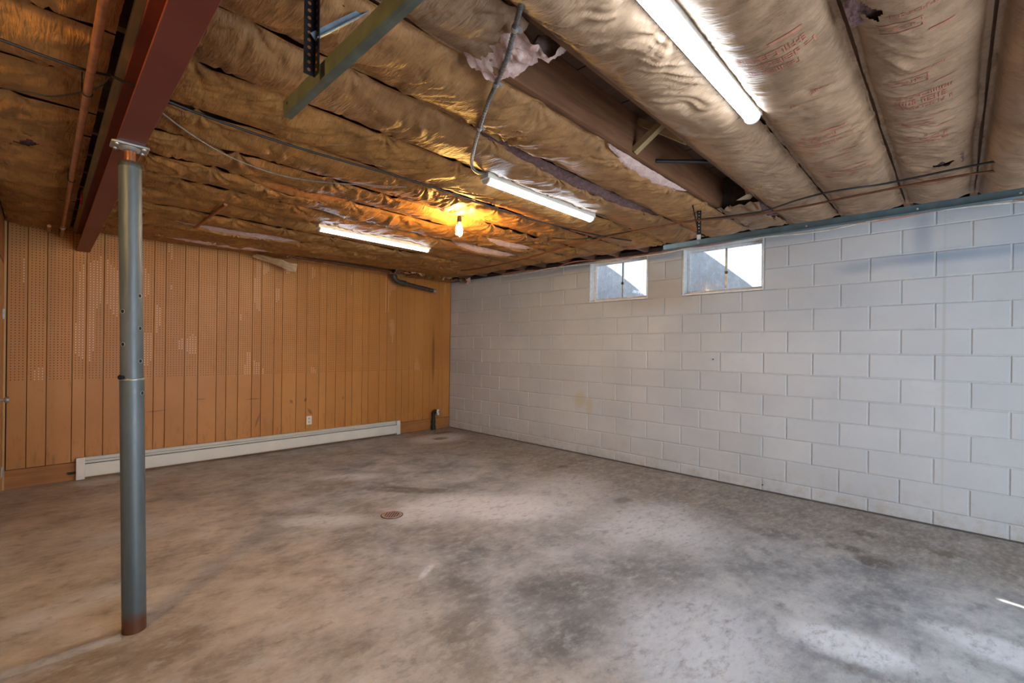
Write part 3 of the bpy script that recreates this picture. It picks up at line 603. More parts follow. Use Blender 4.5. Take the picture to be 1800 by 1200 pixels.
    for e, a, b, dz, dy, fm in fib:
        m_ = max(12, int((b - a) / 0.02)); k_ = 9
        A, Q = np.meshgrid(np.linspace(a, b, m_), np.linspace(0, 1, k_), indexing='ij'); env = np.sin(PI * (A - a) / (b - a)) ** 0.6
        dep = (dz + 0.014) * env; wy = (dy + 0.050) * env + 0.012
        lump = 0.012 * (fbm(A * 22, Q * 5, seed + 61, 3) - 0.5) + 0.005 * (vn(A * 90, Q * 20, seed + 62) - 0.5)
        ye = (y0 + g + 0.003) if e == 0 else (y1 - g - 0.003); sgn = 1 if e == 0 else -1
        YY = ye + sgn * (Q * wy + lump * 0.5); ZZ = zj - 0.004 - dep * np.sin(np.clip(Q, 0, 1) * PI * 0.75 + 0.15) + lump
        gridmesh('fiberglass', A, YY, ZZ, M[fm], t)
    return S
def zat(S, x, u):
    i = np.clip((x - S.xs[0]) / (S.xs[-1] - S.xs[0]) * (len(S.xs) - 1), 0, len(S.xs) - 1.001); j = np.interp(u, S.us, np.arange(len(S.us))); j = np.clip(j, 0, len(S.us) - 1.001)
    i0, j0 = int(i), int(j); a, b = i - i0, j - j0
    def L(G): return G[i0, j0] * (1 - a) * (1 - b) + G[i0 + 1, j0] * a * (1 - b) + G[i0, j0 + 1] * (1 - a) * b + G[i0 + 1, j0 + 1] * a * b
    return float(L(S.Y)), float(L(S.Z))
def printing(S, blocks, seed):
    # faded red rows of worn printed lettering, laid on the paper
    rs = random.Random(seed); mb = MB()
    def q(xa, ua, xb, ub):
        n_ = max(1, int(abs(ub - ua) / 0.03)); 
        for k_ in range(n_):
            u0, u1 = ua + (ub - ua) * k_ / n_, ua + (ub - ua) * (k_ + 1) / n_
            P = []
            for x, u in ((xa, u0), (xb, u0), (xb, u1), (xa, u1)):
                y, z = zat(S, x, u); P.append((x, y, z - 0.0022))
            mb.add(P, [(0, 1, 2, 3)])
    for kind, x, u0, u1, h in blocks:
        if kind == 'row':
            u = u1
            while u > u0 + 0.02:
                wl = rs.uniform(0.030, 0.052) * (h / 0.03) ** 0.6
                if rs.random() < 0.14: u -= wl * 0.7; continue
                s = h * 0.22
                st = rs.sample(['l', 'r', 't', 'b', 'm'], rs.choice((2, 3, 3, 4)))
                if 'l' in st: q(x, u, x + h, u - wl * 0.25)
                if 'r' in st: q(x, u - wl * 0.55, x + h, u - wl * 0.8)
                if 't' in st: q(x, u, x + s, u - wl * 0.8)
                if 'b' in st: q(x + h - s, u, x + h, u - wl * 0.8)
                if 'm' in st: q(x + h * 0.4, u, x + h * 0.4 + s, u - wl * 0.8)
                u -= wl
        elif kind == 'box':
            s = 0.005; q(x, u0, x + s, u1); q(x + h - s, u0, x + h, u1); q(x, u0, x + h, u0 + 0.012); q(x, u1 - 0.012, x + h, u1)
        elif kind == 'solid':
            q(x, u0, x + h, u1)
    mb.obj('printed_marks', M['ink'], S.t, fixn=False)['kind'] = 'stuff'
XB0, XB1 = -4.535, -0.40
nb = len(JO) - 1
for i in range(nb):
    y0, y1 = JO[i], JO[i + 1]; od = ORD[nb - 1 - i]
    lab = '%s long insulation batt from the panelled wall, right of the steel beam' % od
    kw = dict(sag=0.055, power=0.75, loose=0.7, mat='kraft_bulb_tint')
    if y0 < -6.6: kw = dict(sag=0.10, power=0.5, loose=0.35, mat='kraft_pale')
    if abs(y0 + 6.68) < 1e-3: kw = dict(sag=0.15, power=0.5, loose=0.5, mat='kraft_pale', wr=0.7); lab = 'plump pale insulation batt at the right edge, bulging like a tube'
    if abs(y0 + 6.30) < 1e-3: kw = dict(sag=0.075, power=0.6, loose=0.25, mat='kraft_pale', res=0.008, nyy=60, holes=((-1.40, 0.36, 0.05, 0.13), (-3.10, 0.80, 0.05, 0.10))); lab = 'wide pale insulation batt with red lettering and a torn hole'
    if abs(y0 + 5.94) < 1e-3: kw = dict(sag=0.085, power=0.55, loose=0.3, mat='kraft_pale', res=0.008, nyy=60); lab = 'wide pale insulation batt with red lettering beside the nearest fluorescent light'
    if abs(y0 + 5.54) < 1e-3: kw = dict(sag=0.070, power=0.6, loose=0.35, mat='kraft_pale', res=0.008, nyy=60); lab = 'pale insulation batt between the open joist bay and the nearest fluorescent light'
    if abs(y0 + 5.175) < 1e-3:
        # open bay: only torn ends of the batt remain
        S = batt('torn insulation batt end at the near end of the open joist bay', XB0, -3.72, y0, y1, 301, 0.05, 0.6, 0.8, 'kraft_pale', group=None)
        # pink tuft
        A, Q = np.meshgrid(np.linspace(0, 1, 34), np.linspace(0, 1, 26), indexing='ij')
        ew = 0.10 + 0.22 * fbm(Q * 4 + 0.7, 0.3 + 0 * Q, 88, 3)
        tx = -3.80 + A * ew * 1.45 + 0.02 * (vn(A * 8, Q * 8, 90) - 0.5); ty = y0 + 0.022 + Q * (y1 - y0 - 0.045)
        tz = ZJ + 0.015 - 0.075 * np.sin(PI * np.clip(A * 1.05, 0, 1)) ** 0.8 + 0.05 * A ** 3 + 0.05 * (fbm(A * 5, Q * 6, 91, 4) - 0.5) + 0.014 * (vn(A * 26, Q * 26, 92) - 0.5) - 0.012
        gridmesh('fiberglass', tx, ty, tz, M['pink_fiber'], S.t)
        # loose flap of facing
        A, Q = np.meshgrid(np.linspace(0, 1, 20), np.linspace(0, 1, 14), indexing='ij')
        gridmesh('torn_flap', -3.95 + 0.26 * A + 0.04 * Q, y1 - 0.02 - 0.17 * Q * (1 - 0.5 * A), ZJ - 0.012 - 0.055 * np.sin(Q * 2.2) * A - 0.01 * vn(A * 6, Q * 5, 4), M['kraft_pale'], S.t)
        S = batt('torn insulation batt end at the wall end of the open joist bay', -1.22, XB1, y0, y1, 302, 0.03, 0.7, 1.0, 'kraft_pale', gaps=((0, -1.2, -0.7, 0.03, 0.02, 'dirty_fiber'),), group=None)
        mb = MB(); mb.add([(-1.34, -5.12, 2.47), (-1.30, -5.04, 2.455), (-1.18, -5.10, 2.48), (-1.24, -5.16, 2.50), (-1.36, -5.10, 2.56)], [(0, 1, 2, 3), (0, 4, 3)]); mb.obj('torn_flap', M['paper_torn'], S.t)
        continue
    if abs(y0 + 4.865) < 1e-3: kw = dict(sag=0.060, power=0.7, loose=0.6, mat='kraft_half_tint', res=0.009, nyy=52, gaps=((0, -2.75, -1.75, 0.018, 0.045, 'pink_fiber'),))
    if abs(y0 + 4.47) < 1e-3: kw = dict(sag=0.050, power=0.7, loose=0.5, mat='kraft_half_tint', res=0.009, nyy=52, gaps=((0, -3.35, -1.35, 0.026, 0.060, 'dirty_fiber'),))
    if abs(y0 + 4.075) < 1e-3: kw = dict(sag=0.050, power=0.75, loose=0.6, res=0.009, nyy=52)
    if abs(y0 + 3.64) < 1e-3: kw = dict(sag=0.045, power=0.8, loose=0.9, res=0.009, nyy=48)
    if abs(y0 + 3.25) < 1e-3: kw = dict(sag=0.045, power=0.8, loose=0.9, res=0.010)
    if abs(y0 + 2.90) < 1e-3: kw = dict(sag=0.05, power=0.8, loose=1.0, gaps=((0, -1.85, -1.1, 0.03, 0.10, 'pink_fiber'), (0, -4.0, -3.25, 0.03, 0.07, 'rust_fiber')))
    if abs(y0 + 2.50) < 1e-3: kw = dict(sag=0.042, power=0.8, loose=0.6, gaps=((0, -1.95, -0.95, 0.035, 0.11, 'pink_fiber'),))
    if abs(y0 + 2.10) < 1e-3: kw = dict(sag=0.034, power=0.8, loose=0.4)
    if abs(y0 + 1.30) < 1e-3: kw = dict(sag=0.045, power=0.7, loose=0.8, gaps=((0, -4.15, -2.9, 0.03, 0.09, 'pink_fiber'),))
    if abs(y0 + 1.70) < 1e-3: kw = dict(sag=0.05, power=0.7, loose=0.9)
    if abs(y0 + 0.90) < 1e-3: kw = dict(sag=0.028, power=0.6, loose=0.5, gaps=((1, -4.2, -2.75, 0.035, 0.06, 'pink_fiber'),))
    if abs(y0 + 0.50) < 1e-3:
        S = batt('sagging torn insulation batt end against the panelled wall', XB0, -2.72, y0, y1, 401, 0.012, 0.6, 0.3, 'kraft_bulb_tint', gaps=((0, -4.2, -2.9, 0.022, 0.05, 'pink_fiber'),), group=None)
        A, Q = np.meshgrid(np.linspace(0, 1, 16), np.linspace(0, 1, 16), indexing='ij')
        gridmesh('fiberglass', -2.80 + 0.13 * A, -0.42 + 0.30 * Q, 2.415 + 0.04 * A + 0.04 * fbm(A * 6, Q * 6, 8), M['pink_fiber'], S.t)
        gridmesh('torn_flap', -3.12 + 0.45 * A, -0.34 + 0.20 * Q * (1 - 0.7 * A), 2.43 - 0.16 * A * (0.4 + 0.6 * Q) - 0.02 * vn(A * 5, Q * 5, 9), M['paper_torn'], S.t)
        S = batt('crumpled insulation batt end in the corner above the drain pipe', -0.95, -0.10, y0, y1, 402, 0.015, 0.6, 0.5, 'kraft_bulb_tint', group=None)
        rs = random.Random(12)
        for k_ in range(16):
            A, Q = np.meshgrid(np.linspace(-1, 1, 9), np.linspace(-1, 1, 7), indexing='ij'); cx_, cy_ = -1.35 + k_ * 0.085, rs.uniform(-0.55, -0.30); a_ = rs.uniform(0, 3)
            r1, r2 = rs.uniform(0.05, 0.10), rs.uniform(0.03, 0.06); dz_ = 0.09 * (fbm(A * 2 + k_, Q * 2, k_ + 5, 3) - 0.5)
            gridmesh('torn_flap' if k_ % 3 else 'fiberglass', cx_ + r1 * A * math.cos(a_) - r2 * Q * math.sin(a_), cy_ + r1 * A * math.sin(a_) + r2 * Q * math.cos(a_), 2.442 + rs.uniform(-0.02, 0.015) + dz_ + 0.03 * A * rs.uniform(-1, 1), M[('pink_fiber', 'paper_torn', 'kraft_bulb_tint')[k_ % 3] if k_ % 6 else 'dirty_fiber'], S.t)
        continue
    S = batt(lab, XB0, XB1, y0, y1, 100 + i * 3, **kw)
    if abs(y0 + 6.30) < 1e-3:
        bl = []
        for x in (-3.35, -2.42, -1.95, -1.2):
            bl += [('row', x, 0.28, 0.85, 0.034), ('row', x + 0.05, 0.30, 0.78, 0.042), ('row', x + 0.11, 0.25, 0.80, 0.028)]
        for x in (-3.02, -2.60, -2.13): bl += [('row', x - 0.05, 0.3, 0.7, 0.018), ('box', x, 0.45, 0.78, 0.06), ('row', x + 0.02, 0.48, 0.76, 0.022), ('solid', x + 0.10, 0.25, 0.42, 0.012)]
        printing(S, bl, 5)
    if abs(y0 + 5.94) < 1e-3:
        bl = []
        for x in (-3.15, -2.30, -1.72):
            bl += [('solid', x - 0.045, 0.20, 0.45, 0.014), ('row', x, 0.20, 0.75, 0.034), ('row', x + 0.05, 0.18, 0.75, 0.030), ('row', x + 0.10, 0.30, 0.72, 0.028)]
        for x in (-2.75, -2.02): bl += [('row', x, 0.2, 0.4, 0.022), ('row', x + 0.06, 0.3, 0.6, 0.020)]
        printing(S, bl, 6)
# bays left of the beam
lj = [y + 0.043 for y in JO if y > -5.0]
for i in range(len(lj) - 1):
    od = ORD[len(lj) - 2 - i]
    batt('%s short insulation batt from the panelled wall, left of the steel beam' % od, -5.56 if lj[i] < -1.7 else -5.11, -4.70, lj[i], lj[i + 1], 500 + i, sag=0.05, power=0.8, loose=0.5, mat='kraft_bulb_tint', nyy=32, holes=((-4.94, 0.5, 0.05, 0.16),) if abs(lj[i] + 2.857) < 0.05 else (), group='short insulation batts')

# ------------------------------------------------------------------ fluorescent lights
def fluor(label, xa, xb, y, z=2.385):
    t = thing('fluorescent_light', label, 'light', ((xa + xb) / 2, y, z), 'bare fluorescent strip lights')
    mb = MB(); mb.prism([(y - 0.037, z + 0.012), (y + 0.037, z + 0.012), (y + 0.037, ZJ - 0.014), (y + 0.026, ZJ - 0.002), (y - 0.026, ZJ - 0.002), (y - 0.037, ZJ - 0.014)], 'x', xa - 0.012, xb + 0.012); mb.obj('housing', M['white_enamel'], t, 0.002)
    mb = MB(); n_ = 14; arc = [(y + 0.030 * math.cos(k * PI / n_ + PI), z + 0.0115 + 0.028 * math.sin(k * PI / n_ + PI)) for k in range(n_ + 1)]
    mb.prism(arc, 'x', xa + 0.012, xb - 0.012); mb.obj('diffuser', M['tube_light'], t)
    for x, s in ((xa, 1), (xb, -1)):
        mb = MB(); mb.prism([(y + 0.034 * math.cos(k * PI / 10 + PI), z + 0.0115 + 0.032 * math.sin(k * PI / 10 + PI)) for k in range(11)], 'x', x, x + s * 0.0118); mb.obj('end_cap', M['white_plastic'], t)
    return t
fluor('nearest fluorescent strip light, upper right beside the open joist bay', -3.88, -2.64, -5.548)
fluor('middle fluorescent strip light at the end of the conduit', -2.95, -1.80, -4.098)
fluor('farthest fluorescent strip light, left of the bare bulb', -3.19, -2.03, -2.19, 2.370)
# bare spiral bulb
def bulb(label, x, y, top):
    t = thing('light_bulb', label, 'light bulb', (x, y, top))
    mb = MB(); mb.lathe((x, y, top - 0.012), [(0.035, 0.012), (0.035, 0.006), (0.016, 0.0)], 20); mb.obj('ceiling_plate', M['iron'], t)
    mb = MB(); mb.lathe((x, y, top - 0.062), [(0.015, 0.0), (0.019, 0.006), (0.019, 0.035), (0.013, 0.050)], 18); mb.obj('socket', M['iron'], t)
    mb = MB(); mb.lathe((x, y, top - 0.104), [(0.020, 0.0), (0.026, 0.006), (0.026, 0.026), (0.015, 0.040), (0.013, 0.046)], 20); mb.obj('ballast', M['white_plastic'], t)
    mb = MB(); pts = []
    for k_ in range(73):
        a = k_ / 72 * 3 * 2 * PI; r = 0.021 if 6 < k_ < 66 else 0.021 * (min(k_, 72 - k_) / 6.0)
        pts.append((x + r * math.cos(a), y + r * math.sin(a), top - 0.106 - 0.068 * (k_ / 72)))
    mb.tube(pts, 0.0085, 8); mb.obj('spiral_tube', M['bulb_light'], t); return t
bulb('glowing warm spiral bulb hanging bare from the ceiling', -2.50, -3.29, 2.435)
bulb('added unseen warm fill bulb left of the camera', -5.75, -4.6, 2.455)  # out-of-view bulb added to warm the ceiling left of the beam

# ------------------------------------------------------------------ garage door tracks
def lprofile(mb, x, y0, y1, z, s, mi=0):
    # rolled track: vertical web, top lip and curled bottom flange; s = side the flanges point to
    th = 0.0022; pr = [(0, 0.055), (s * 0.006, 0.055), (s * 0.006, 0.0528), (s * th, 0.0528), (s * th, 0.004), (s * 0.012, th), (s * 0.026, th), (s * 0.032, 0.010), (s * 0.034, 0.008), (s * 0.028, 0.0), (s * 0.010, 0.0), (0, 0.003)]
    mb.prism([(x + a, z + b) for a, b in pr], 'y', y0, y1, mi)
def angle_bar(mb, p, q, a, b, w_=0.030, th=0.003):
    # perforated angle iron from p to q with leg directions a, b
    p, q, a, b = Vector(p), Vector(q), Vector(a), Vector(b)
    for e, f in ((a, b), (b, a)):
        v = [p, p + e * w_, p + e * w_ + f * th, p + f * th]; v2 = [u + (q - p) for u in v]
        mb.add(v + v2, [(0, 1, 2, 3), (7, 6, 5, 4), (0, 4, 5, 1), (1, 5, 6, 2), (2, 6, 7, 3), (3, 7, 4, 0)])
def perf(p, q, off, nrm, par, n_, mat, r=0.005):
    # punched round holes of an angle iron, showing what lies behind
    p, q, off, nrm = Vector(p), Vector(q), Vector(off), Vector(nrm)
    for k_ in range(n_):
        c = p.lerp(q, (k_ + 0.6) / n_) + off; mb = MB(); mb.tube([c - nrm * 0.0004, c + nrm * 0.0006], r, 10); mb.obj('punched_hole', mat, par)
tr = thing('garage_door_track', 'grey-green steel track end hanging at upper left below the ceiling', 'track', (-4.27, -6.0, 2.15), 'overhead garage door tracks')
mb = MB(); lprofile(mb, -4.285, -8.5, -4.495, 2.15, 1); mb.obj('rail', M['rail_steel_green'], tr)
mb = MB(); mb.lathe((-4.2855, -4.53, 2.185), [(0.006, 0.0), (0.006, 0.003)], 12, axis='x'); mb.obj('bolt_hole', M['slot_black'], tr)
hx, hy = -4.30, -4.80
mb = MB(); angle_bar(mb, (hx, hy, 2.158), (hx, hy, ZJ - 0.001), (-1, 0, 0), (0, -1, 0), 0.034); hg = mb.obj('hanger', M['black_steel'], tr)
perf((hx, hy, 2.16), (hx, hy, 2.45), (-0.019, -0.0031, 0), (0, -1, 0), hg, 13, M['copper'], 0.0052)
perf((hx, hy, 2.16), (hx, hy, 2.45), (-0.0031, -0.019, 0), (-1, 0, 0), hg, 13, M['copper'], 0.0045)
mb = MB(); angle_bar(mb, (-4.42, -4.80, ZJ - 0.001), (-4.115, -4.80, ZJ - 0.001), (0, -1, 0), (0, 0, -1), 0.034); mb.obj('top_angle', M['black_steel'], tr)
mb = MB(); angle_bar(mb, (-4.305, -4.812, 2.262), (-4.13, -4.812, 2.438), (-0.707, 0, 0.707), (0, -1, 0), 0.022); mb.obj('brace', M['brace_steel'], tr)
mb = MB(); mb.lathe((-4.283, -4.817, 2.172), [(0.008, 0.0), (0.008, 0.006), (0.004, 0.008)], 8, axis='x'); mb.obj('bolt', M['galv'], tr)

tr = thing('garage_door_track', 'blue-grey steel track running in front of the block wall', 'track', (-1.36, -6.4, 2.15), 'overhead garage door tracks')
RX = -1.352
mb = MB(); lprofile(mb, RX, -8.5, -4.50, 2.142, -1); mb.obj('rail', M['rail_steel'], tr)
hx, hy = RX + 0.002, -4.772
mb = MB(); angle_bar(mb, (hx, hy, 2.165), (hx, hy, ZJ - 0.001), (1, 0, 0), (0, -1, 0), 0.032); hg = mb.obj('hanger', M['black_steel'], tr)
mb = MB(); mb.box((hx - 0.004, hy - 0.031, 2.16), (hx - 0.001, hy - 0.001, 2.235)); mb.obj('splice_plate', M['galv'], tr)
perf((hx, hy, 2.22), (hx, hy, 2.44), (-0.0012, -0.016, 0), (-1, 0, 0), hg, 9, M['cable_white'], 0.0042)
mb = MB(); angle_bar(mb, (-1.53, -4.79, ZJ - 0.001), (-1.33, -4.79, ZJ - 0.001), (0, -1, 0), (0, 0, -1), 0.034); mb.obj('top_angle', M['black_steel'], tr)
mb = MB(); mb.bar((-1.51, -4.80, 2.44), (-1.357, -4.79, 2.235), 0.008, 0.004); mb.obj('brace', M['black_steel'], tr)
for y in (hy - 0.015, -5.50, -6.05, -6.45):
    mb = MB(); mb.lathe((RX - 0.006, y, 2.172), [(0.004, 0.0), (0.007, 0.002), (0.007, 0.006)], 10, axis='x'); mb.obj('bolt', M['galv'], tr)

# ------------------------------------------------------------------ conduit, cables, pipes
def smooth(pts, n=6):
    P = [Vector(p) for p in pts]; out = []
    for i in range(len(P) - 1):
        a, b, c, d = P[max(i - 1, 0)], P[i], P[i + 1], P[min(i + 2, len(P) - 1)]
        for k_ in range(n):
            t = k_ / n; out.append(0.5 * ((2 * b) + (-a + c) * t + (2 * a - 5 * b + 4 * c - d) * t * t + (-a + 3 * b - 3 * c + d) * t ** 3))
    out.append(P[-1]); return out
def run(name, label, cat, pts, r, mat, n=8, sm=6, group=None):
    mb = MB(); mb.tube(smooth(pts, sm) if sm else pts, r, n); return tag(mb.obj(name, mat), label, cat, group)
cp = [(-4.05, -5.52, 2.43), (-3.945, -5.365, 2.40), (-3.869, -5.262, 2.385), (-3.803, -5.17, 2.385), (-3.708, -5.036, 2.385), (-3.621, -4.892, 2.39), (-3.557, -4.776, 2.385), (-3.431, -4.58, 2.385), (-3.299, -4.387, 2.385), (-3.17, -4.22, 2.385), (-3.066, -4.146, 2.395), (-2.965, -4.110, 2.425)]
con = thing('armored_conduit', 'grey spiral metal conduit feeding the middle fluorescent light', 'conduit', cp[2])
sp = smooth(cp, 40); mb = MB(); mb.tube(sp, 0.0, 9, rad=[0.0085 + 0.0011 * math.sin(i * 1.57) for i in range(len(sp))]); mb.obj('sheath', M['conduit_steel'], con)
for c in (3, 5, 7):
    p = Vector(cp[c]); mb = MB(); q = Vector(cp[c + 1]); d_ = (q - p).normalized(); mb.tube([p - d_ * 0.008, p + d_ * 0.008], 0.0125, 12); mb.box((p.x + 0.005, p.y - 0.006, p.z), (p.x + 0.032, p.y + 0.006, p.z + 0.012)); mb.obj('clamp', M['galv'], con)
run('cable', 'long black cable crossing the ceiling from the beam to the block wall', 'cable', [(-4.70, -3.76, 2.42), (-4.496, -3.767, 2.385), (-4.271, -3.73, 2.385), (-4.009, -3.714, 2.385), (-3.709, -3.726, 2.385), (-3.362, -3.755, 2.385), (-2.918, -3.755, 2.385), (-2.349, -3.745, 2.385), (-1.698, -3.8, 2.385), (-1.284, -3.879, 2.385), (-0.9, -3.95, 2.40)], 0.006, M['black_rubber'])
run('cable', 'thin grey wire sagging under the ceiling beside the steel beam', 'cable', [(-4.557, -3.60, 2.43), (-4.384, -3.492, 2.385), (-4.172, -3.333, 2.38), (-3.911, -3.248, 2.38), (-3.688, -3.285, 2.385), (-3.432, -3.462, 2.385), (-3.2, -3.60, 2.40)], 0.0035, M['cable_grey'])
run('cable', 'black cable along the ceiling above the end of the track', 'cable', [(-1.50, -3.45, 2.40), (-1.444, -3.739, 2.352), (-1.385, -4.173, 2.352), (-1.37, -4.712, 2.348), (-1.265, -5.054, 2.354), (-1.26, -5.226, 2.352), (-1.366, -5.444, 2.352), (-1.41, -5.611, 2.352), (-1.402, -5.756, 2.35), (-1.361, -5.916, 2.352), (-1.386, -6.253, 2.352), (-1.405, -6.458, 2.345), (-1.41, -7.2, 2.34)], 0.006, M['black_rubber'])
run('cable', 'brown cable running beside the black one towards the panelled wall', 'cable', [(-0.93, -1.4, 2.39), (-0.986, -1.919, 2.365), (-1.11, -2.72, 2.352), (-1.292, -3.495, 2.352), (-1.382, -4.059, 2.340), (-1.398, -4.679, 2.340), (-1.265, -5.054, 2.338), (-1.187, -5.405, 2.352), (-1.213, -5.732, 2.352), (-1.235, -6.012, 2.352), (-1.255, -6.255, 2.345), (-1.239, -6.469, 2.34), (-1.24, -7.2, 2.335)], 0.0075, M['cable_brown'])
for i, (lab, mt, dz, dx) in enumerate((('pinkish cable lying along the top of the block wall', 'cable_red', 0.0, 0.0), ('whitish cable lying along the top of the block wall', 'cable_white', -0.012, 0.03))):
    rs = random.Random(i + 3); pts = []
    y = -1.6
    while y > -7.0: pts.append((-0.30 + dx + rs.uniform(-0.07, 0.05), y, 2.40 + dz + rs.uniform(-0.02, 0.015))); y -= 0.42
    run('cable', lab, 'cable', pts, 0.007, M[mt])
run('cable', 'grey wire crossing the insulation at the upper left edge', 'cable', [(-5.30, -3.90, 2.37), (-5.008, -3.892, 2.36), (-4.904, -3.876, 2.36), (-4.786, -3.867, 2.36), (-4.70, -3.797, 2.40)], 0.0055, M['black_rubber'])
run('cable', 'thin black wire at the left edge passing behind the copper pipe', 'cable', [(-5.30, -3.42, 2.37), (-5.032, -3.455, 2.36), (-4.907, -3.507, 2.355), (-4.841, -3.54, 2.358), (-4.728, -3.692, 2.38), (-4.69, -3.771, 2.42)], 0.0032, M['black_rubber'])
cpipe = thing('copper_pipe', 'long copper pipe running beside the steel beam', 'pipe', (-4.757, -3.0, 2.345))
mb = MB(); mb.tube([(-4.757, -8.5, 2.345), (-4.757, -0.62, 2.345)], 0.0135, 14); mb.obj('pipe', M['copper'], cpipe)
mb = MB(); mb.tube([(-4.757, -0.66, 2.345), (-4.757, -0.60, 2.345)], 0.017, 14); mb.obj('coupling', M['galv'], cpipe)
mb = MB(); mb.tube(smooth([(-4.757, -0.62, 2.345), (-4.757, -0.30, 2.345), (-4.757, -0.10, 2.36), (-4.757, -0.03, 2.42), (-4.757, -0.02, 2.50)], 5), 0.0135, 12); mb.obj('elbow', M['copper'], cpipe)
for y in (-2.3, -3.7):
    mb = MB(); mb.tube([(-4.757 + 0.016 * math.cos(a), y, 2.345 + 0.016 * math.sin(a)) for a in np.linspace(PI, 2 * PI, 9)], 0.002, 6); mb.box((-4.775, y - 0.002, 2.345), (-4.771, y + 0.002, 2.44)); mb.obj('pipe_strap', M['black_steel'], cpipe)
mb = MB(); mb.tube([(-4.84, -0.55, 2.36), (-4.84, -0.06, 2.40)], 0.013, 12); tag(mb.obj('copper_pipe', M['copper']), 'short copper stub pipe by the panelled wall left of the beam', 'pipe')
mb = MB(); mb.tube([(-3.912, -1.25, 2.405), (-3.914, -2.24, 2.405)], 0.013, 12); tag(mb.obj('copper_pipe', M['copper']), 'rusty brown pipe crossing between sagging batts near the panelling', 'pipe')
mb = MB(); mb.tube([(-2.255, -4.885, 2.50), (-2.03, -5.155, 2.49)], 0.011, 12); tag(mb.obj('black_pipe', M['black_rubber']), 'black pipe crossing the open joist bay', 'pipe')
for i, (z, y) in enumerate(((2.43, -0.30), (2.47, -0.22), (2.50, -0.36))):
    mb = MB(); mb.tube([(-2.75, y, z), (-1.10, y - 0.02, z - 0.01)], 0.009, 10); tag(mb.obj('copper_pipe', M['copper' if i != 2 else 'iron']), ['lowest thin pipe above the top of the panelling', 'middle thin pipe above the top of the panelling', 'darkest thin pipe above the top of the panelling'][i], 'pipe')
# drain pipe with elbow in the corner
dp = thing('drain_pipe', 'dark iron drain pipe with elbow sloping below the ceiling in the corner', 'pipe', (-1.2, -0.2, 2.35))
mb = MB(); mb.tube(smooth([(-1.23, -0.20, 2.60), (-1.23, -0.20, 2.43), (-1.20, -0.20, 2.36), (-1.13, -0.20, 2.325), (-1.05, -0.20, 2.315)], 6), 0.038, 18); mb.obj('elbow', M['iron'], dp)
mb = MB(); mb.tube([(-1.07, -0.20, 2.318), (-0.50, -0.20, 2.258)], 0.030, 18); mb.obj('pipe', M['iron'], dp)
mb = MB(); mb.tube([(-1.09, -0.20, 2.320), (-1.03, -0.20, 2.314)], 0.0425, 18); mb.obj('coupling', M['iron'], dp)
mb = MB(); mb.tube([(-1.23, -0.20, 2.44), (-1.23, -0.20, 2.49)], 0.045, 18); mb.obj('coupling', M['iron'], dp)
mb = MB(); mb.tube([(-0.52, -0.20, 2.260), (-0.475, -0.20, 2.255)], 0.034, 18); mb.tube([(-0.48, -0.20, 2.2557), (-0.455, -0.20, 2.253)], 0.018, 6); mb.obj('end_cap', M['galv'], dp)
mb = MB(); mb.tube([(-1.23, -0.20, 2.50), (-0.60, -0.20, 2.47), (-0.25, -0.21, 2.46)], 0.022, 14); tag(mb.obj('iron_pipe', M['iron']), 'dark pipe above the sloping drain pipe in the corner', 'pipe')
# red hook on the beam
hk = []
for a in np.linspace(-0.3 * PI, 1.0 * PI, 16): hk.append((-4.685, -1.62 + 0.045 * math.cos(a + PI), 2.40 + 0.045 * math.sin(a + PI)))
hk = [(-4.675, -1.655, 2.452)] + hk
hook = thing('hanging_hook', 'red coated hook hanging beside the steel beam', 'hook', (-4.68, -1.62, 2.36))
mb = MB(); mb.tube(smooth(hk, 3), 0.0055, 8); mb.obj('hook', M['red_plastic'], hook)
mb = MB(); mb.tube([(-4.675, -1.655, 2.44), (-4.675, -1.655, 2.4595)], 0.004, 8); mb.obj('shank', M['galv'], hook)

# ------------------------------------------------------------------ baseboard heater
HX0, HX1, HY = -4.632, -1.005, -0.066
ht = thing('baseboard_heater', 'long white baseboard heater at the foot of the panelling', 'heater', ((HX0 + HX1) / 2, -0.04, 0.0))
mb = MB(); mb.prism([(-0.015, 0.015), (-0.019, 0.015), (-0.019, 0.208), (-0.048, 0.208), (-0.048, 0.213), (-0.015, 0.213)], 'x', HX0, HX1); mb.obj('back_panel', M['white_enamel'], ht)
mb = MB(); mb.prism([(HY, 0.032), (HY, 0.146), (HY + 0.004, 0.152), (HY + 0.006, 0.150), (HY + 0.0025, 0.145), (HY + 0.0025, 0.032)], 'x', HX0 + 0.03, HX1 - 0.03); mb.obj('front_cover', M['white_enamel'], ht)
mb = MB(); mb.prism([(-0.062, 0.176), (-0.064, 0.168), (-0.034, 0.176), (-0.032, 0.184)], 'x', HX0 + 0.04, HX1 - 0.04); mb.obj('damper_blade', M['white_enamel'], ht)
mb = MB(); mb.box((HX0 + 0.04, -0.056, 0.05), (HX1 - 0.04, -0.020, 0.150)); mb.obj('fin_element', M['heater_dark'], ht)
for xa, xb in ((HX0 - 0.002, HX0 + 0.062), (HX1 - 0.058, HX1 + 0.002)):
    mb = MB(); mb.prism([(-0.0149, 0.004), (HY - 0.004, 0.004), (HY - 0.004, 0.170), (HY + 0.010, 0.217), (-0.0149, 0.217)], 'x', xa, xb); mb.obj('end_cap', M['white_enamel'], ht, 0.003)
mb = MB(); mb.tube([(HX0 - 0.06, -0.045, 0.075), (HX0, -0.045, 0.075)], 0.011, 10); mb.obj('pipe_stub', M['black_steel'], ht)
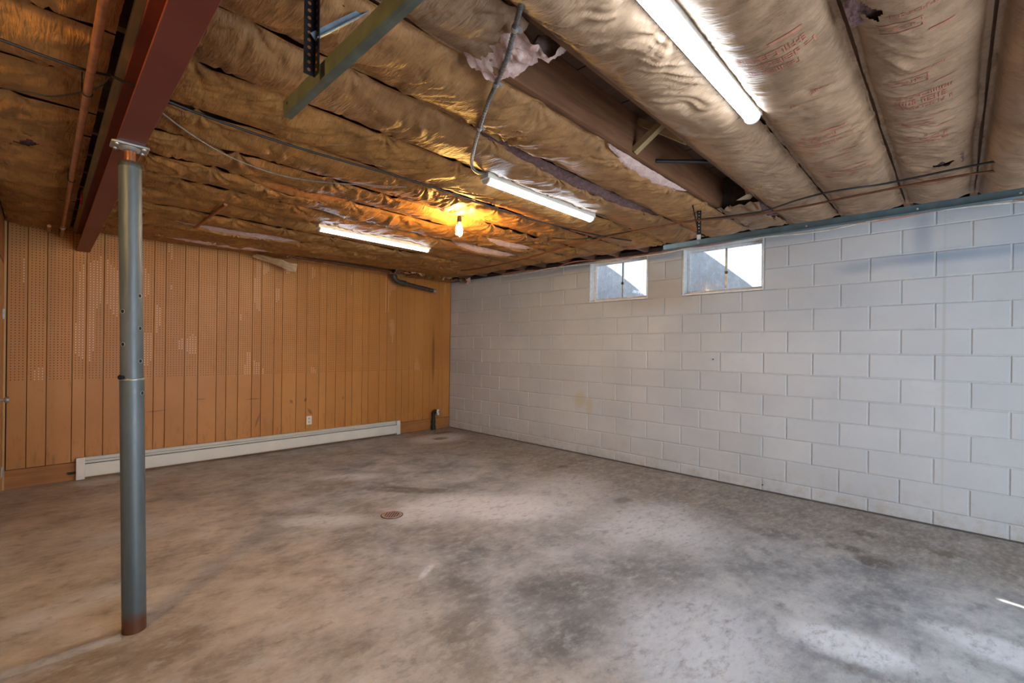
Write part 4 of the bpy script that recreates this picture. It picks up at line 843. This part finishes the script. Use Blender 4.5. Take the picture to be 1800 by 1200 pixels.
# wall outlet
ot = thing('wall_outlet', 'ivory double socket outlet on the panelling above the heater', 'outlet', (-2.371, -0.004, 0.352))
mb = MB(); mb.box((-2.406, -0.007, 0.295), (-2.336, -0.0005, 0.409)); mb.obj('cover_plate', M['white_plastic'], ot, 0.003)
for z in (0.376, 0.328):
    mb = MB(); mb.lathe((-2.371, -0.0074, z), [(0.017, 0.0), (0.017, 0.0012)], 18, axis='y'); r_ = mb.obj('receptacle', M['cable_white'], ot)
    for dx, hh in ((-0.007, 0.010), (0.006, 0.008)):
        m2 = MB(); m2.box((-2.371 + dx - 0.0015, -0.0085, z - hh / 2 + 0.003), (-2.371 + dx + 0.0015, -0.0072, z + hh / 2 + 0.003)); m2.obj('slot', M['slot_black'], r_)
# cleanout standpipe in the corner
vp = thing('standpipe', 'short black standpipe with a white capped fitting by the corner', 'pipe', (-0.385, -0.075, 0.0))
mb = MB(); mb.tube([(-0.385, -0.075, 0.0), (-0.385, -0.075, 0.25)], 0.028, 16); mb.tube([(-0.385, -0.075, 0.0), (-0.385, -0.075, 0.07)], 0.037, 16); mb.tube([(-0.385, -0.075, 0.12), (-0.385, -0.075, 0.15)], 0.035, 16); mb.obj('pipe', M['black_rubber'], vp)
mb = MB(); mb.tube(smooth([(-0.385, -0.075, 0.24), (-0.385, -0.080, 0.285), (-0.365, -0.10, 0.30), (-0.345, -0.125, 0.30)], 5), 0.033, 14); mb.obj('elbow', M['black_rubber'], vp)
mb = MB(); mb.tube([(-0.347, -0.122, 0.300), (-0.330, -0.143, 0.300)], 0.037, 18); mb.tube([(-0.335, -0.135, 0.245), (-0.335, -0.135, 0.285)], 0.016, 12); mb.obj('cap', M['white_plastic'], vp)
mb = MB(); mb.tube([(-0.331, -0.142, 0.300), (-0.326, -0.148, 0.300)], 0.014, 14); mb.obj('label_dot', M['blue_plastic'], vp)
# floor drain
fd = thing('floor_drain', 'round rusty slotted drain grate set in the floor', 'drain', (-2.918, -3.0, 0.0))
mb = MB(); cx, cy = -2.918, -3.0; n_ = 36; R0, R1 = 0.080, 0.064
vs_ = [(cx + r * math.cos(2 * PI * k / n_), cy + r * math.sin(2 * PI * k / n_), z) for r, z in ((R0 + 0.003, 0.000), (R0, 0.006), (R1, 0.006), (R1, 0.001)) for k in range(n_)]
mb.add(vs_, [(i * n_ + k, i * n_ + (k + 1) % n_, (i + 1) * n_ + (k + 1) % n_, (i + 1) * n_ + k) for i in range(3) for k in range(n_)]); mb.obj('rim', M['drain_iron'], fd)
mb = MB(); mb.lathe((cx, cy, 0.002), [(R1 + 0.001, 0.0), (R1 + 0.001, 0.0006)], n_); mb.obj('pit', M['slot_black'], fd)
ring = MB(); ring.tube([(cx + 0.0845 * math.cos(2 * PI * k / n_), cy + 0.0845 * math.sin(2 * PI * k / n_), 0.0015) for k in range(n_ + 1)], 0.0025, 6, cap=False); ring.obj('joint_ring', M['slot_black'], fd)
rt_a = math.radians(45)
for k in range(7):
    o_ = -0.0555 + k * 0.0185; L_ = math.sqrt(R1 ** 2 - o_ ** 2)
    a_ = Vector((math.cos(YAW), -math.sin(YAW), 0)); b_ = Vector((math.sin(YAW), math.cos(YAW), 0)); c_ = Vector((cx, cy, 0.0042)) + a_ * o_
    mb = MB(); mb.bar(c_ - b_ * L_, c_ + b_ * L_, 0.0095, 0.0036); mb.obj('grate_bar', M['drain_iron'], fd)
# nail stubs in the block wall
for y, z in ((-4.41, 1.255), (-4.89, 0.055)):
    mb = MB(); mb.tube([(0.006, y, z), (-0.018, y, z), (-0.020, y, z - 0.006)], 0.0035, 8); mb.tube([(-0.018, y, z), (-0.021, y, z)], 0.007, 8)
    tag(mb.obj('wall_nail', M['iron']), 'rusty nail in the block wall %s' % ('below the right window' if z > 1 else 'just above the floor'), 'nail')
